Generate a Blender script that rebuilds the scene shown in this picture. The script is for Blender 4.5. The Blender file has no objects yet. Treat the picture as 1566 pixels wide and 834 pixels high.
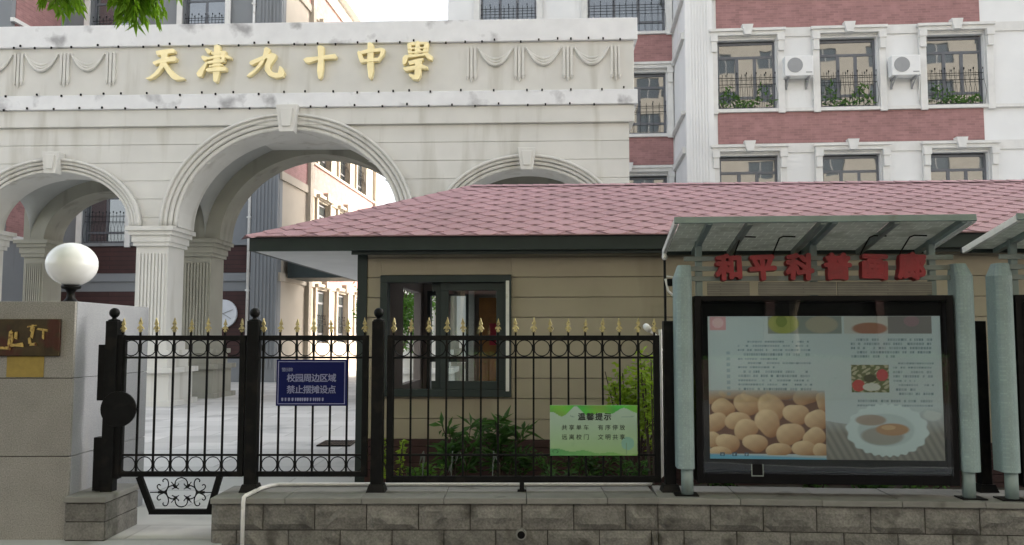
import bpy, bmesh, math, random
import numpy as np
from mathutils import Vector, Matrix
random.seed(7); rng = np.random.default_rng(7)
R = math.radians
scn = bpy.context.scene
COL = scn.collection

# ------------------------------------------------------------------ camera, world, sun, exposure
CAMZ, TILT, F = 1.55, R(4.4), 1300.0            # focal length in photograph pixels (1566 wide)
cam_d = bpy.data.cameras.new('camera'); cam = bpy.data.objects.new('camera', cam_d); COL.objects.link(cam)
cam.location = (0, 0, CAMZ); cam.rotation_euler = (R(90) + TILT, 0, 0)
cam_d.sensor_width = 36; cam_d.lens = 36 * F / 1566; cam_d.clip_end = 600; cam_d.clip_start = 0.05
scn.camera = cam
SUN_AZ, SUN_EL = R(62), R(18)                   # azimuth clockwise from +Y
w = bpy.data.worlds.new('World'); scn.world = w; w.use_nodes = True
nt = w.node_tree; nt.nodes.clear()
sky = nt.nodes.new('ShaderNodeTexSky'); sky.sky_type = 'NISHITA'; sky.sun_disc = False
sky.sun_elevation = SUN_EL; sky.sun_rotation = SUN_AZ; sky.dust_density = 4.0; sky.air_density = 1.0; sky.ozone_density = 1.0
hs = nt.nodes.new('ShaderNodeHueSaturation'); hs.inputs['Saturation'].default_value = 0.30
bg = nt.nodes.new('ShaderNodeBackground'); bg.inputs[1].default_value = 0.15
ow = nt.nodes.new('ShaderNodeOutputWorld')
nt.links.new(sky.outputs[0], hs.inputs['Color']); nt.links.new(hs.outputs[0], bg.inputs[0]); nt.links.new(bg.outputs[0], ow.inputs[0])
sl = bpy.data.lights.new('sun', 'SUN'); sl.energy = 2.0; sl.angle = R(0.5); sl.color = (1, 0.78, 0.56)
so = bpy.data.objects.new('sun', sl); COL.objects.link(so)
sd = Vector((math.sin(SUN_AZ) * math.cos(SUN_EL), math.cos(SUN_AZ) * math.cos(SUN_EL), math.sin(SUN_EL)))
so.rotation_euler = sd.to_track_quat('Z', 'Y').to_euler(); so.location = sd * 80
scn.view_settings.view_transform = 'Standard'; scn.view_settings.look = 'None'
scn.view_settings.exposure = 1.92; scn.view_settings.gamma = 1.0

# ------------------------------------------------------------------ helpers
def ray(px, py):
    a = (px - 783.0) / F; b = (417.0 - py) / F
    return Vector((a, math.cos(TILT) - b * math.sin(TILT), math.sin(TILT) + b * math.cos(TILT)))
def P(px, py, Y):
    d = ray(px, py); return Vector((0, 0, CAMZ)) + d * (Y / d.y)
class Frame:                                    # a local frame: origin on the ground, turned by rz
    def __init__(s, ox, oy, rzdeg, oz=0.0):
        s.o = Vector((ox, oy, oz)); s.rz = R(rzdeg); s.M = Matrix.Translation(s.o) @ Matrix.Rotation(s.rz, 4, 'Z'); s.I = s.M.inverted()
    def on(s, px, py, y=0.0):                   # where the pixel's ray meets the local plane y -> local (x, z)
        c = s.I @ Vector((0, 0, CAMZ)); d = s.I.to_3x3() @ ray(px, py); t = (y - c.y) / d.y; p = c + d * t
        return p.x, p.z
    def wl(s, x, y, z): return s.M @ Vector((x, y, z))

class MB:
    def __init__(s): s.v = []; s.f = []
    def add(s, vs, fs):
        n = len(s.v); s.v += [tuple(p) for p in vs]; s.f += [tuple(i + n for i in q) for q in fs]; return s
    def box(s, x0, x1, y0, y1, z0, z1, m=None):
        vs = [(x, y, z) for z in (z0, z1) for y in (y0, y1) for x in (x0, x1)]
        if m is not None: vs = [m @ Vector(p) for p in vs]
        return s.add(vs, [(0, 2, 3, 1), (4, 5, 7, 6), (0, 1, 5, 4), (2, 6, 7, 3), (0, 4, 6, 2), (1, 3, 7, 5)])
    def prism(s, pts, y0, y1):                  # pts = (x, z) outline
        n = len(pts); vs = [(x, y0, z) for x, z in pts] + [(x, y1, z) for x, z in pts]
        return s.add(vs, [tuple(range(n)), tuple(range(2 * n - 1, n - 1, -1))] + [(i, (i + 1) % n, n + (i + 1) % n, n + i) for i in range(n)])
    def prismz(s, pts, z0, z1):
        n = len(pts); vs = [(x, y, z0) for x, y in pts] + [(x, y, z1) for x, y in pts]
        return s.add(vs, [tuple(range(n)), tuple(range(2 * n - 1, n - 1, -1))] + [(i, (i + 1) % n, n + (i + 1) % n, n + i) for i in range(n)])
    def tube(s, path, r, n=6, closed=False):
        path = [Vector(p) for p in path]; k = len(path); rs = r if isinstance(r, (list, tuple)) else [r] * k
        rings = []; up = None
        for i, p in enumerate(path):
            if closed: t = path[(i + 1) % k] - path[i - 1]
            else: t = path[min(i + 1, k - 1)] - path[max(i - 1, 0)]
            t = t.normalized() if t.length > 1e-9 else Vector((0, 0, 1))
            if up is None: up = Vector((0, 1, 0)) if abs(t.y) < .9 else Vector((1, 0, 0))
            a = t.cross(up)
            a = a.normalized() if a.length > 1e-6 else t.orthogonal().normalized()
            b = t.cross(a); up = a.cross(t)
            rings.append([p + (a * math.cos(6.28318 * j / n) + b * math.sin(6.28318 * j / n)) * rs[i] for j in range(n)])
        vs = [q for g in rings for q in g]; fs = []
        for i in range(k if closed else k - 1):
            i2 = (i + 1) % k
            for j in range(n): fs.append((i * n + j, i * n + (j + 1) % n, i2 * n + (j + 1) % n, i2 * n + j))
        if not closed: fs += [tuple(range(n)), tuple(range((k - 1) * n, k * n))]
        return s.add(vs, fs)
    def lathe(s, prof, cx=0, cy=0, n=16):       # prof = (r, z)
        vs = []; fs = []; k = len(prof)
        for r, z in prof: vs += [(cx + r * math.cos(6.28318 * j / n), cy + r * math.sin(6.28318 * j / n), z) for j in range(n)]
        for i in range(k - 1):
            for j in range(n): fs.append((i * n + j, i * n + (j + 1) % n, (i + 1) * n + (j + 1) % n, (i + 1) * n + j))
        fs += [tuple(range(n)), tuple(range((k - 1) * n, k * n))]
        return s.add(vs, fs)
    def mesh(s, name, smooth=False):
        me = bpy.data.meshes.new(name); me.from_pydata(s.v, [], s.f); me.validate()
        bm = bmesh.new(); bm.from_mesh(me); bmesh.ops.recalc_face_normals(bm, faces=bm.faces); bm.to_mesh(me); bm.free()
        if smooth: me.shade_smooth()
        return me
    def build(s, name, mat, parent=None, smooth=False, bevel=0, loc=None):
        return obj(name, s.mesh(name, smooth), mat, parent, bevel, loc)
def obj(name, me, mat=None, parent=None, bevel=0, loc=None, rot=None):
    if mat is not None and not me.materials: me.materials.append(mat)
    o = bpy.data.objects.new(name, me); COL.objects.link(o); o.parent = parent
    if loc is not None: o.location = loc
    if rot is not None: o.rotation_euler = rot
    if bevel:
        b = o.modifiers.new('bevel', 'BEVEL'); b.width = bevel; b.segments = 2; b.limit_method = 'ANGLE'; b.angle_limit = R(40)
    return o
def tag(o, label, cat, group=None, kind=None):
    if label: o['label'] = label
    if cat: o['category'] = cat
    if group: o['group'] = group
    if kind: o['kind'] = kind
    return o
def thing(name, label, cat, fr=None, group=None, loc=None, rz=0):
    o = bpy.data.objects.new(name, None); COL.objects.link(o); o.empty_display_size = .2
    if fr is not None: o.location = fr.o; o.rotation_euler = (0, 0, fr.rz)
    if loc is not None: o.location = loc; o.rotation_euler = (0, 0, rz)
    return tag(o, label, cat, group)
def copy_tree(o, parent=None):
    c = o.copy(); COL.objects.link(c); c.parent = parent
    for ch in list(o.children): copy_tree(ch, c)
    return c
_tm = {}
def text_mesh(body, size, extrude=0.0, fat=0.0):
    key = (body, size, extrude, fat)
    if key in _tm: return _tm[key]
    c = bpy.data.curves.new('glyph', 'FONT'); c.body = body; c.size = size; c.extrude = extrude
    c.align_x = 'CENTER'; c.resolution_u = 3
    o = bpy.data.objects.new('glyph', c); COL.objects.link(o)
    dg = bpy.context.evaluated_depsgraph_get(); me = bpy.data.meshes.new_from_object(o.evaluated_get(dg))
    bpy.data.objects.remove(o); bpy.data.curves.remove(c)
    me.materials.clear()
    me.transform(Matrix.Rotation(R(90), 4, 'X'))                   # stand it up: faces -Y
    if fat:
        src = [v.co.copy() for v in me.vertices]; pf = [tuple(p.vertices) for p in me.polygons]; mb = MB()
        for i in range(9):
            a = 6.28318 * i / 8; d = Vector((fat * math.cos(a), -.0004 * i, fat * math.sin(a))) if i < 8 else Vector((0, -.0036, 0)); mb.add([c + d for c in src], pf)
        me = bpy.data.meshes.new('glyph'); me.from_pydata(mb.v, [], mb.f)
    me.name = 'glyph'; _tm[key] = me; return me

# ------------------------------------------------------------------ materials
def srgb(r, g, b):
    f = lambda c: (c / 255 / 12.92) if c <= 10 else ((c / 255 + .055) / 1.055) ** 2.4
    return (f(r), f(g), f(b))
MATS = {}
def pm(name, col, rough=.7, var=.12, scale=6.0, bump=.0, bscale=None, metal=0.0, rand=0.0, spec=.5, speck=0.0, speck_scale=180., stain=None, stain_scale=1.2, stain_lo=.55, streak=False, coat=0.0, brick=None, attr=None, subsurf=0.0, emis=None, floor=False):
    m = bpy.data.materials.new(name); m.use_nodes = True; t = m.node_tree; N = t.nodes; L = t.links
    b = N['Principled BSDF']; geo = N.new('ShaderNodeNewGeometry')
    def noise(sc, det=4, vec=None):
        n = N.new('ShaderNodeTexNoise'); n.inputs['Scale'].default_value = sc; n.inputs['Detail'].default_value = det
        L.new(vec or geo.outputs['Position'], n.inputs['Vector']); return n
    def ramp(src, lo, hi):
        mr = N.new('ShaderNodeMapRange'); mr.inputs[1].default_value = lo; mr.inputs[2].default_value = hi; L.new(src, mr.inputs[0]); return mr.outputs[0]
    def mix(fac, a, bb, mode='MIX'):
        x = N.new('ShaderNodeMix'); x.data_type = 'RGBA'; x.blend_type = mode
        if isinstance(fac, float): x.inputs[0].default_value = fac
        else: L.new(fac, x.inputs[0])
        for s, v in ((6, a), (7, bb)):
            if isinstance(v, tuple): x.inputs[s].default_value = (*v[:3], 1)
            else: L.new(v, x.inputs[s])
        return x.outputs[2]
    c = None
    if attr:
        a = N.new('ShaderNodeAttribute'); a.attribute_name = attr; c = a.outputs['Color']
    else:
        lo = tuple(max(0, x * (1 - var)) for x in col); hi = tuple(min(1, x * (1 + var)) for x in col)
        c = mix(ramp(noise(scale).outputs[0], .3, .7), lo, hi)
    if brick:
        bt = N.new('ShaderNodeTexBrick'); bt.inputs['Scale'].default_value = 1.0
        bt.inputs['Brick Width'].default_value = brick[0]; bt.inputs['Row Height'].default_value = brick[1]; bt.inputs['Mortar Size'].default_value = brick[2]
        bt.inputs['Color1'].default_value = (.85, .85, .85, 1); bt.inputs['Color2'].default_value = (1.1, 1.1, 1.1, 1); bt.inputs['Mortar'].default_value = (1.25, 1.25, 1.25, 1) if len(brick) < 4 else (brick[3],) * 3 + (1,)
        sx = N.new('ShaderNodeSeparateXYZ'); L.new(geo.outputs['Position'], sx.inputs[0]); cx = N.new('ShaderNodeCombineXYZ')
        ad = N.new('ShaderNodeMath'); L.new(sx.outputs[0], ad.inputs[0]); L.new(sx.outputs[1], ad.inputs[1]); L.new(sx.outputs[0] if floor else ad.outputs[0], cx.inputs[0]); L.new(sx.outputs[1 if floor else 2], cx.inputs[1])
        L.new(cx.outputs[0], bt.inputs['Vector']); c = mix(1.0, c, bt.outputs['Color'], 'MULTIPLY')
    if speck:
        c = mix(ramp(noise(speck_scale, 2).outputs[0], .35, .65), mix(1.0, c, (1 - speck,) * 3, 'MULTIPLY'), mix(1.0, c, (1 + speck,) * 3, 'MULTIPLY'))
    if rand:
        oi = N.new('ShaderNodeObjectInfo'); mr = N.new('ShaderNodeMapRange'); L.new(oi.outputs['Random'], mr.inputs[0]); mr.inputs[3].default_value = 1 - rand; mr.inputs[4].default_value = 1 + rand
        cb = N.new('ShaderNodeCombineColor')
        for i in range(3): L.new(mr.outputs[0], cb.inputs[i])
        c = mix(1.0, c, cb.outputs[0], 'MULTIPLY')
    if stain:
        vec = None
        if streak:
            mp = N.new('ShaderNodeMapping'); mp.inputs['Scale'].default_value = (1, 1, .12); L.new(geo.outputs['Position'], mp.inputs[0]); vec = mp.outputs[0]
        c = mix(ramp(noise(stain_scale, 8, vec).outputs[0], stain_lo, stain_lo + .12), c, stain)
    L.new(c, b.inputs['Base Color'])
    b.inputs['Roughness'].default_value = rough; b.inputs['Metallic'].default_value = metal; b.inputs['Specular IOR Level'].default_value = spec
    b.inputs['Coat Weight'].default_value = coat; b.inputs['Coat Roughness'].default_value = .05
    if bump:
        bp = N.new('ShaderNodeBump'); bp.inputs['Strength'].default_value = bump; bp.inputs['Distance'].default_value = .02
        L.new(noise(bscale or scale * 6, 5).outputs[0], bp.inputs['Height']); L.new(bp.outputs[0], b.inputs['Normal'])
    if emis: b.inputs['Emission Color'].default_value = (*emis[0], 1); b.inputs['Emission Strength'].default_value = emis[1]
    MATS[name] = m; return m
def glass(name, tint, refl=.12, trans=True, rough=.01, wob=.0):
    m = bpy.data.materials.new(name); m.use_nodes = True; t = m.node_tree; N = t.nodes; L = t.links; N.clear()
    out = N.new('ShaderNodeOutputMaterial'); g = N.new('ShaderNodeBsdfGlossy'); g.inputs['Roughness'].default_value = rough; g.inputs['Color'].default_value = (.95, .97, 1, 1)
    base = N.new('ShaderNodeBsdfTransparent' if trans else 'ShaderNodeBsdfDiffuse'); base.inputs[0].default_value = (*tint, 1)
    fr = N.new('ShaderNodeLayerWeight'); fr.inputs[0].default_value = .35; mr = N.new('ShaderNodeMapRange'); L.new(fr.outputs['Fresnel'], mr.inputs[0])
    mr.inputs[3].default_value = refl; mr.inputs[4].default_value = 1.0
    mx = N.new('ShaderNodeMixShader'); L.new(mr.outputs[0], mx.inputs[0]); L.new(base.outputs[0], mx.inputs[1]); L.new(g.outputs[0], mx.inputs[2]); L.new(mx.outputs[0], out.inputs[0])
    if wob:
        n = N.new('ShaderNodeTexNoise'); n.inputs['Scale'].default_value = .8; ge = N.new('ShaderNodeNewGeometry'); L.new(ge.outputs['Position'], n.inputs['Vector'])
        bp = N.new('ShaderNodeBump'); bp.inputs['Strength'].default_value = wob; bp.inputs['Distance'].default_value = .1; L.new(n.outputs[0], bp.inputs['Height']); L.new(bp.outputs[0], g.inputs['Normal'])
    MATS[name] = m; return m
def leafmat(name, col, var=.5):
    m = pm(name, col, .5, .35, 9.0)
    t = m.node_tree; N = t.nodes; L = t.links; b = N['Principled BSDF']; tr = N.new('ShaderNodeBsdfTranslucent'); tr.inputs[0].default_value = (min(1, col[0] * 1.9), min(1, col[1] * 1.9), col[2] * .9, 1)
    mx = N.new('ShaderNodeMixShader'); mx.inputs[0].default_value = .5; out = N['Material Output']; L.new(b.outputs[0], mx.inputs[1]); L.new(tr.outputs[0], mx.inputs[2]); L.new(mx.outputs[0], out.inputs[0]); return m

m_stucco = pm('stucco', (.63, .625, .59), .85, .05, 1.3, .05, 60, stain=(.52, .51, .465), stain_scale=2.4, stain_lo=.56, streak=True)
m_stucco_shade = pm('shaded_stucco', (.34, .335, .285), .9, .08, 1.3, .05, 60, stain=(.24, .235, .2), stain_scale=2.2, stain_lo=.55, streak=True)  # rear arcade: olive-grey copy of the stucco, its lack of light put into the colour
m_white = pm('white_paint_weathered', (.74, .75, .76), .8, .05, 3, .08, 30, stain=(.36, .36, .37), stain_scale=1.5, stain_lo=.58)
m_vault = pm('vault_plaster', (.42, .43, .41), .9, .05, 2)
m_gold = pm('gold_leaf', (.90, .79, .46), .42, .06, 5, metal=.2, spec=.6)
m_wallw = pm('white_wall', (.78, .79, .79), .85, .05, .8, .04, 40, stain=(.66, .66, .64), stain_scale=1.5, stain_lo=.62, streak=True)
m_trim = pm('stone_trim', (.70, .70, .68), .8, .06, 4, .05, 40)
m_brick = pm('red_brick_cladding', (.33, .18, .175), .85, .12, 3, .1, 30, brick=(.24, .075, .006, 1.15))
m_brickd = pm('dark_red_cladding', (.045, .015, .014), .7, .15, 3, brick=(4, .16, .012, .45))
m_cremew = pm('cream_side_wall', (.46, .41, .34), .85, .06, .8, .04, 40)
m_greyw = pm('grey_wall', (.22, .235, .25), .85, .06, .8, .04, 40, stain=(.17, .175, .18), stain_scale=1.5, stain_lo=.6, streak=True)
m_frame = pm('window_metal', (.12, .13, .15), .45, .05, 5)
m_pane = glass('window_glass', (.05, .062, .066), .13, False, .02, .025)
m_iron = pm('black_iron', (.006, .0065, .007), .5, .2, 20, .05, 90, rand=.15, spec=.12, stain=(.013, .012, .011), stain_scale=9, stain_lo=.55)
m_spear = pm('gilded_iron', (.46, .39, .18), .55, .3, 30, metal=.15, rand=.2, stain=(.15, .12, .06), stain_scale=40, stain_lo=.55)
m_granite = pm('granite_slab', (.26, .25, .23), .75, .08, 4, .08, 150, speck=.22, speck_scale=110, rand=.06, stain=(.17, .155, .135), stain_scale=2.0, stain_lo=.62, streak=True)
m_granite_skylit = pm('smooth_skylit_granite', (.28, .29, .31), .6, .06, 4, .03, 150, speck=.12, speck_scale=120, stain=(.3, .29, .27), stain_scale=2.5, stain_lo=.66, streak=True)  # pillar side: smoother granite, with bluish skylight painted into its colour
m_block = pm('split_stone_block', (.155, .151, .138), .92, .22, 9, .45, 55, rand=.16, speck=.18, speck_scale=60, stain=(.06, .057, .05), stain_scale=4, stain_lo=.58)
m_mortar = pm('mortar', (.05, .047, .042), .95, .2, 20)
m_cap = pm('stone_coping', (.20, .20, .185), .85, .1, 7, .15, 60, rand=.08, stain=(.10, .095, .085), stain_scale=3.5, stain_lo=.6)
m_walk = pm('sidewalk_paving', (.15, .16, .18), .9, .15, 2, .2, 60, brick=(.6, .6, .01, .6), floor=True)
m_apron = pm('pale_concrete', (.42, .43, .43), .9, .1, 3, .15, 60, stain=(.27, .27, .26), stain_scale=1.6, stain_lo=.58)
m_court = pm('courtyard_concrete', (.57, .565, .55), .85, .05, .7, .04, 30, stain=(.40, .40, .395), stain_scale=.9, stain_lo=.56, brick=(1.2, .8, .012, .72), floor=True)
m_soil = pm('garden_soil', (.05, .038, .026), 1, .3, 12, .8, 25)
m_road = pm('asphalt', (.05, .05, .052), .9, .2, 4, .2, 80)
m_side = pm('beige_siding', (.37, .325, .25), .6, .05, 3, .02, 40, rand=.04, stain=(.31, .27, .205), stain_scale=2.5, stain_lo=.58, streak=True)
m_dark = pm('dark_green_grey_metal', (.032, .044, .045), .5, .08, 5, spec=.3)
m_base = pm('maroon_cladding', (.050, .020, .019), .7, .15, 6, .1, 40, rand=.1)
m_roof = pm('pink_shingle', (.385, .225, .242), .95, .08, 1.5, .35, 160, rand=.05, speck=.10, speck_scale=90, stain=(.315, .19, .20), stain_scale=1.3, stain_lo=.57)
m_roofd = pm('shingle_underlay', (.35, .205, .22), .95, .1, 4)
m_soff = pm('soffit_board', (.78, .79, .79), .7, .04, 3)
m_clear = glass('clear_glass', (.88, .93, .91), .07)
m_case = glass('display_glass', (.88, .92, .91), .02, True, .015, .04)
m_teal = pm('pale_teal_steel', (.275, .36, .362), .5, .08, 5, brick=(.012, .017, .003, .94), spec=.3)
m_teal2 = pm('teal_painted_steel', (.205, .265, .26), .5, .1, 6, stain=(.17, .2, .19), stain_scale=5, stain_lo=.62)
m_slat = pm('dusty_grey_slat', (.20, .235, .22), .6, .12, 8, stain=(.16, .17, .15), stain_scale=6, stain_lo=.58)
m_corr = pm('ribbed_metal', (.20, .195, .165), .6, .1, 8, brick=(1.2, .014, .004, .6), stain=(.2, .19, .15), stain_scale=7, stain_lo=.6)
m_canopy = pm('canopy_sheet', (.46, .47, .44), .5, .12, 5, brick=(.11, .075, .004, 1.7), floor=True, stain=(.2, .2, .17), stain_scale=4, stain_lo=.56)
m_red = pm('faded_red_plastic', (.23, .005, .013), .45, .2, 10, .05)
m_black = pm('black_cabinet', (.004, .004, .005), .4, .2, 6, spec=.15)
m_poster = pm('printed_poster', (1, 1, 1), .5, attr='Col')
m_blue = pm('blue_enamel', (.004, .008, .075), .6, .06, 5, spec=.15)
m_ink = pm('pale_blue_lettering', (.24, .26, .42), .5, .05, 9)
m_ink2 = pm('dark_lettering', (.03, .045, .04), .6, .05, 9)
m_print = pm('printed_green_sign', (1, 1, 1), .45, attr='Col')
m_pvc = pm('white_pvc', (.72, .72, .70), .45, .06, 12, stain=(.5, .48, .44), stain_scale=9, stain_lo=.62)
m_globe = pm('opal_globe', (.86, .87, .88), .2, .02, 4, spec=.5, coat=.5)
m_bark = pm('bark', (.10, .08, .06), .95, .3, 12, .7, 40)
m_leaf = leafmat('ash_leaf', (.15, .28, .03))
m_leafd = leafmat('dark_leaf', (.05, .115, .04))
m_leafy = leafmat('yellow_green_leaf', (.20, .29, .045))
m_leafg = leafmat('fresh_leaf', (.07, .16, .03))
m_twig = pm('dry_twig', (.06, .045, .035), .9, .2, 20)
m_ac = pm('appliance_white', (.75, .76, .76), .5, .03, 5)
m_grill = pm('grey_grille', (.30, .31, .32), .6, .05, 5)
m_plq = pm('bronze_plaque', (.045, .030, .010), .4, .4, 12, .1, 60, metal=.3, stain=(.055, .014, .006), stain_scale=8.0, stain_lo=.50)
m_plg = pm('worn_gilt', (.46, .33, .10), .45, .3, 40, metal=.3, stain=(.10, .022, .008), stain_scale=30, stain_lo=.56)
m_tan = pm('tan_paper', (.30, .215, .045), .7, .1, 25)
m_wood = pm('orange_wood', (.40, .16, .035), .5, .2, 5)
m_inner = pm('booth_inner_wall', (.34, .30, .28), .8, .05, 4)
m_cream = pm('cream_render', (.56, .53, .46), .85, .06, 1)
m_dish = pm('white_disc', (.62, .66, .72), .4, .04, 5)
m_kerb = pm('kerb_stone', (.34, .34, .33), .9, .1, 4)
m_redp = pm('red_paper', (.6, .02, .05), .6, .05, 9)

def see_light(m, col, f):
    t = m.node_tree; N = t.nodes; L = t.links; tr = N.new('ShaderNodeBsdfTranslucent'); tr.inputs[0].default_value = (*col, 1)
    mx = N.new('ShaderNodeMixShader'); mx.inputs[0].default_value = f; L.new(N['Principled BSDF'].outputs[0], mx.inputs[1]); L.new(tr.outputs[0], mx.inputs[2]); L.new(mx.outputs[0], N['Material Output'].inputs[0])
see_light(m_canopy, (.6, .62, .58), .35)
_b = m_poster.node_tree.nodes['Principled BSDF']; m_poster.node_tree.links.new(m_poster.node_tree.nodes['Attribute'].outputs['Color'], _b.inputs['Emission Color']); _b.inputs['Emission Strength'].default_value = .055   # light box
# ------------------------------------------------------------------ ground
def sheet(name, x0, x1, y0, y1, zf, mat, nx=1, label=None):
    mb = MB(); xs = [x0 + (x1 - x0) * i / nx for i in range(nx + 1)]
    for a, b in zip(xs, xs[1:]): mb.add([(a, y0, zf(a)), (b, y0, zf(b)), (b, y1, zf(b)), (a, y1, zf(a))], [(0, 1, 2, 3)])
    o = mb.build(name, mat); o['kind'] = 'structure'; return o
wz = lambda x: -.012 - .11 * min(1, max(0, (x + 2.1) / 3.0))
sheet('ground', -250, 250, -250, 300, lambda x: -.40, m_road)
sheet('road', -60, 60, -13, 1.6, lambda x: -.26, m_road)
sheet('sidewalk', -60, 60, 1.75, 6.72, wz, m_walk, 60)
mb = MB(); mb.box(-60, 60, 1.6, 1.75, -.38, -.13); tag(mb.build('kerb', m_kerb), None, None, None, 'structure')
sheet('far_sidewalk', -60, 60, -18, -13, lambda x: -.12, m_walk)
mb = MB(); mb.prismz([(-12, 6.30), (-4.3, 6.34), (-3.4, 6.43), (-3.2, 6.52), (-3.02, 6.40), (-2.4, 6.30), (-2.2, 6.42), (-2.2, 7.2), (-12, 7.2)], -.2, -.004)
tag(mb.build('concrete_apron', m_apron), None, None, None, 'structure')
mb = MB(); mb.add([(-80, 6.72, 0), (-1.75, 6.72, 0), (-1.75, 120, 0), (-80, 120, 0)], [(0, 1, 2, 3)]); mb.add([(-1.75, 9.0, 0), (80, 9.0, 0), (80, 120, 0), (-1.75, 120, 0)], [(0, 1, 2, 3)])
tag(mb.build('courtyard_paving', m_court), None, None, None, 'structure')
mb = MB(); n = 24
vs = []
for j in range(5):
    for i in range(n + 1): vs.append((-1.75 + 11 * i / n, 7.05 + 2.0 * j / 4, .05 + random.uniform(-.02, .03)))
mb.add(vs, [(j * (n + 1) + i, j * (n + 1) + i + 1, (j + 1) * (n + 1) + i + 1, (j + 1) * (n + 1) + i) for j in range(4) for i in range(n)])
tag(mb.build('garden_soil', m_soil), None, None, None, 'structure')

# ------------------------------------------------------------------ school buildings (frame B: the recessed facade plane is y = 0)
B = Frame(4.84, 29.0, -4.5)
FL, H0 = 3.64, 0.0
xR = B.on(1048, 150, -3.0)[0]                    # left corner of the projecting right block
xBl = B.on(685, 10, 0)[0]                        # left end of the recessed block
xW = B.on(427, 330, 0)[0]                        # right corner of the left wing
xL = B.on(18, 12, -3.0)[0]                       # right corner of the projecting left block
HT = 16.6
def wall_boxes(mb, x0, x1, z0, z1, holes, y0, y1, swap=None):
    xs = sorted({x0, x1, *[h[0] for h in holes], *[h[1] for h in holes]}); xs = [x for x in xs if x0 <= x <= x1]
    for a, b in zip(xs, xs[1:]):
        c = (a + b) / 2; hz = sorted([(h[2], h[3]) for h in holes if h[0] < c < h[1]]); z = z0
        for p, q in hz + [(z1, z1)]:
            if p > z + 1e-4:
                if swap is None: mb.box(a, b, y0, y1, z, p)
                else: mb.box(swap - (y1 - y0), swap, a, b, z, p)
            z = q
_wm = {}
def window_unit(parent, x0, z0, ww, hh, y, side=False, guard=True, style=3):
    """window > frame (the part itself), pane sub-parts; looks towards -y (or +x when side)"""
    key = (round(ww, 2), round(hh, 2), style)
    if key not in _wm:
        t = .07; mb = MB(); panes = []
        mb.box(0, ww, 0, .08, 0, t); mb.box(0, ww, 0, .08, hh - t, hh); mb.box(0, t, 0, .08, t, hh - t); mb.box(ww - t, ww, 0, .08, t, hh - t)
        zt = hh * .76; zb = hh * .16
        mb.box(t, ww - t, .003, .077, zt, zt + .08); mb.box(t, ww - t, .003, .077, zb, zb + .08)
        for i in range(1, style):
            x = t + (ww - 2 * t) * i / style; mb.box(x - .05, x + .05, .006, .074, zb + .08, zt)
        panes.append((t, ww - t, zt + .08, hh - t)); panes.append((t, ww - t, t, zb))
        for i in range(style): panes.append((t + (ww - 2 * t) * i / style + (.05 if i else 0), t + (ww - 2 * t) * (i + 1) / style - (.05 if i < style - 1 else 0), zb + .08, zt))
        pms = []
        for a, b, c, d in panes:
            q = MB(); q.box(a - .005, b + .005, .03, .042, c - .005, d + .005); pms.append(q.mesh('pane'))
        g = MB(); zt = hh * .52
        bul = lambda z: -.08 - .16 * math.exp(-((z - hh * .18) / (hh * .14)) ** 2)
        n = 13
        for i in range(n):
            x = ww * i / (n - 1); g.tube([(x, bul(hh * f), hh * f) for f in (0, .08, .16, .24, .34, .44, .52)], .006, 4)
            if i % 2 == 0: g.box(x - .014, x + .014, -.095, -.065, zt, zt + .06)
        for f in (0.0, .36, .46): g.box(-.02, ww + .02, bul(hh * f) - .008, bul(hh * f) + .008, hh * f, hh * f + .014)
        for x in (0, ww):
            for f in (0.01, .37, .47): g.tube([(x, bul(hh * f), hh * f), (x, .02, hh * f)], .011, 4)
        _wm[key] = (mb.mesh('window'), pms, g.mesh('window_guard'))
    fm, pms, gm = _wm[key]
    rot = (0, 0, R(90)) if side else None
    loc = (x0, y, z0) if not side else (y, x0, z0)
    wo = obj('window', fm, m_frame, parent, 0, loc, rot)
    tw_ = R(random.uniform(-.9, .9))
    for p in pms: obj('pane', p, m_pane, wo, 0, None, (R(random.uniform(-.25, .25)), 0, tw_ * random.uniform(.6, 1.2)))
    if guard: obj('window_guard', gm, m_iron, wo)
    return wo
def hood(mb, x0, x1, z, yo):                     # moulded lintel with keystone block and jamb corbels
    mb.box(x0 - .28, x1 + .28, yo - .17, yo, z + .22, z + .30); mb.box(x0 - .24, x1 + .24, yo - .11, yo - .002, z + .10, z + .217)
    c = (x0 + x1) / 2; mb.prism([(c - .10, z + .08), (c + .10, z + .08), (c + .17, z + .40), (c - .17, z + .40)], yo - .24, yo - .005)
    for x in (x0 - .13, x1 + .13):
        mb.box(x - .10, x + .10, yo - .07, yo - .001, z - 2.35, z + .06); mb.box(x - .085, x + .085, yo - .15, yo - .003, z - .42, z - .10); mb.box(x - .11, x + .11, yo - .18, yo - .004, z - .10, z + .09)
def flutes(mb, x0, x1, z0, z1, y, n, d=.03):
    wv = (x1 - x0) / n
    for i in range(n): mb.box(x0 + wv * i + wv * .22, x0 + wv * (i + 1) - wv * .22, y - d, y, z0, z1)

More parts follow.
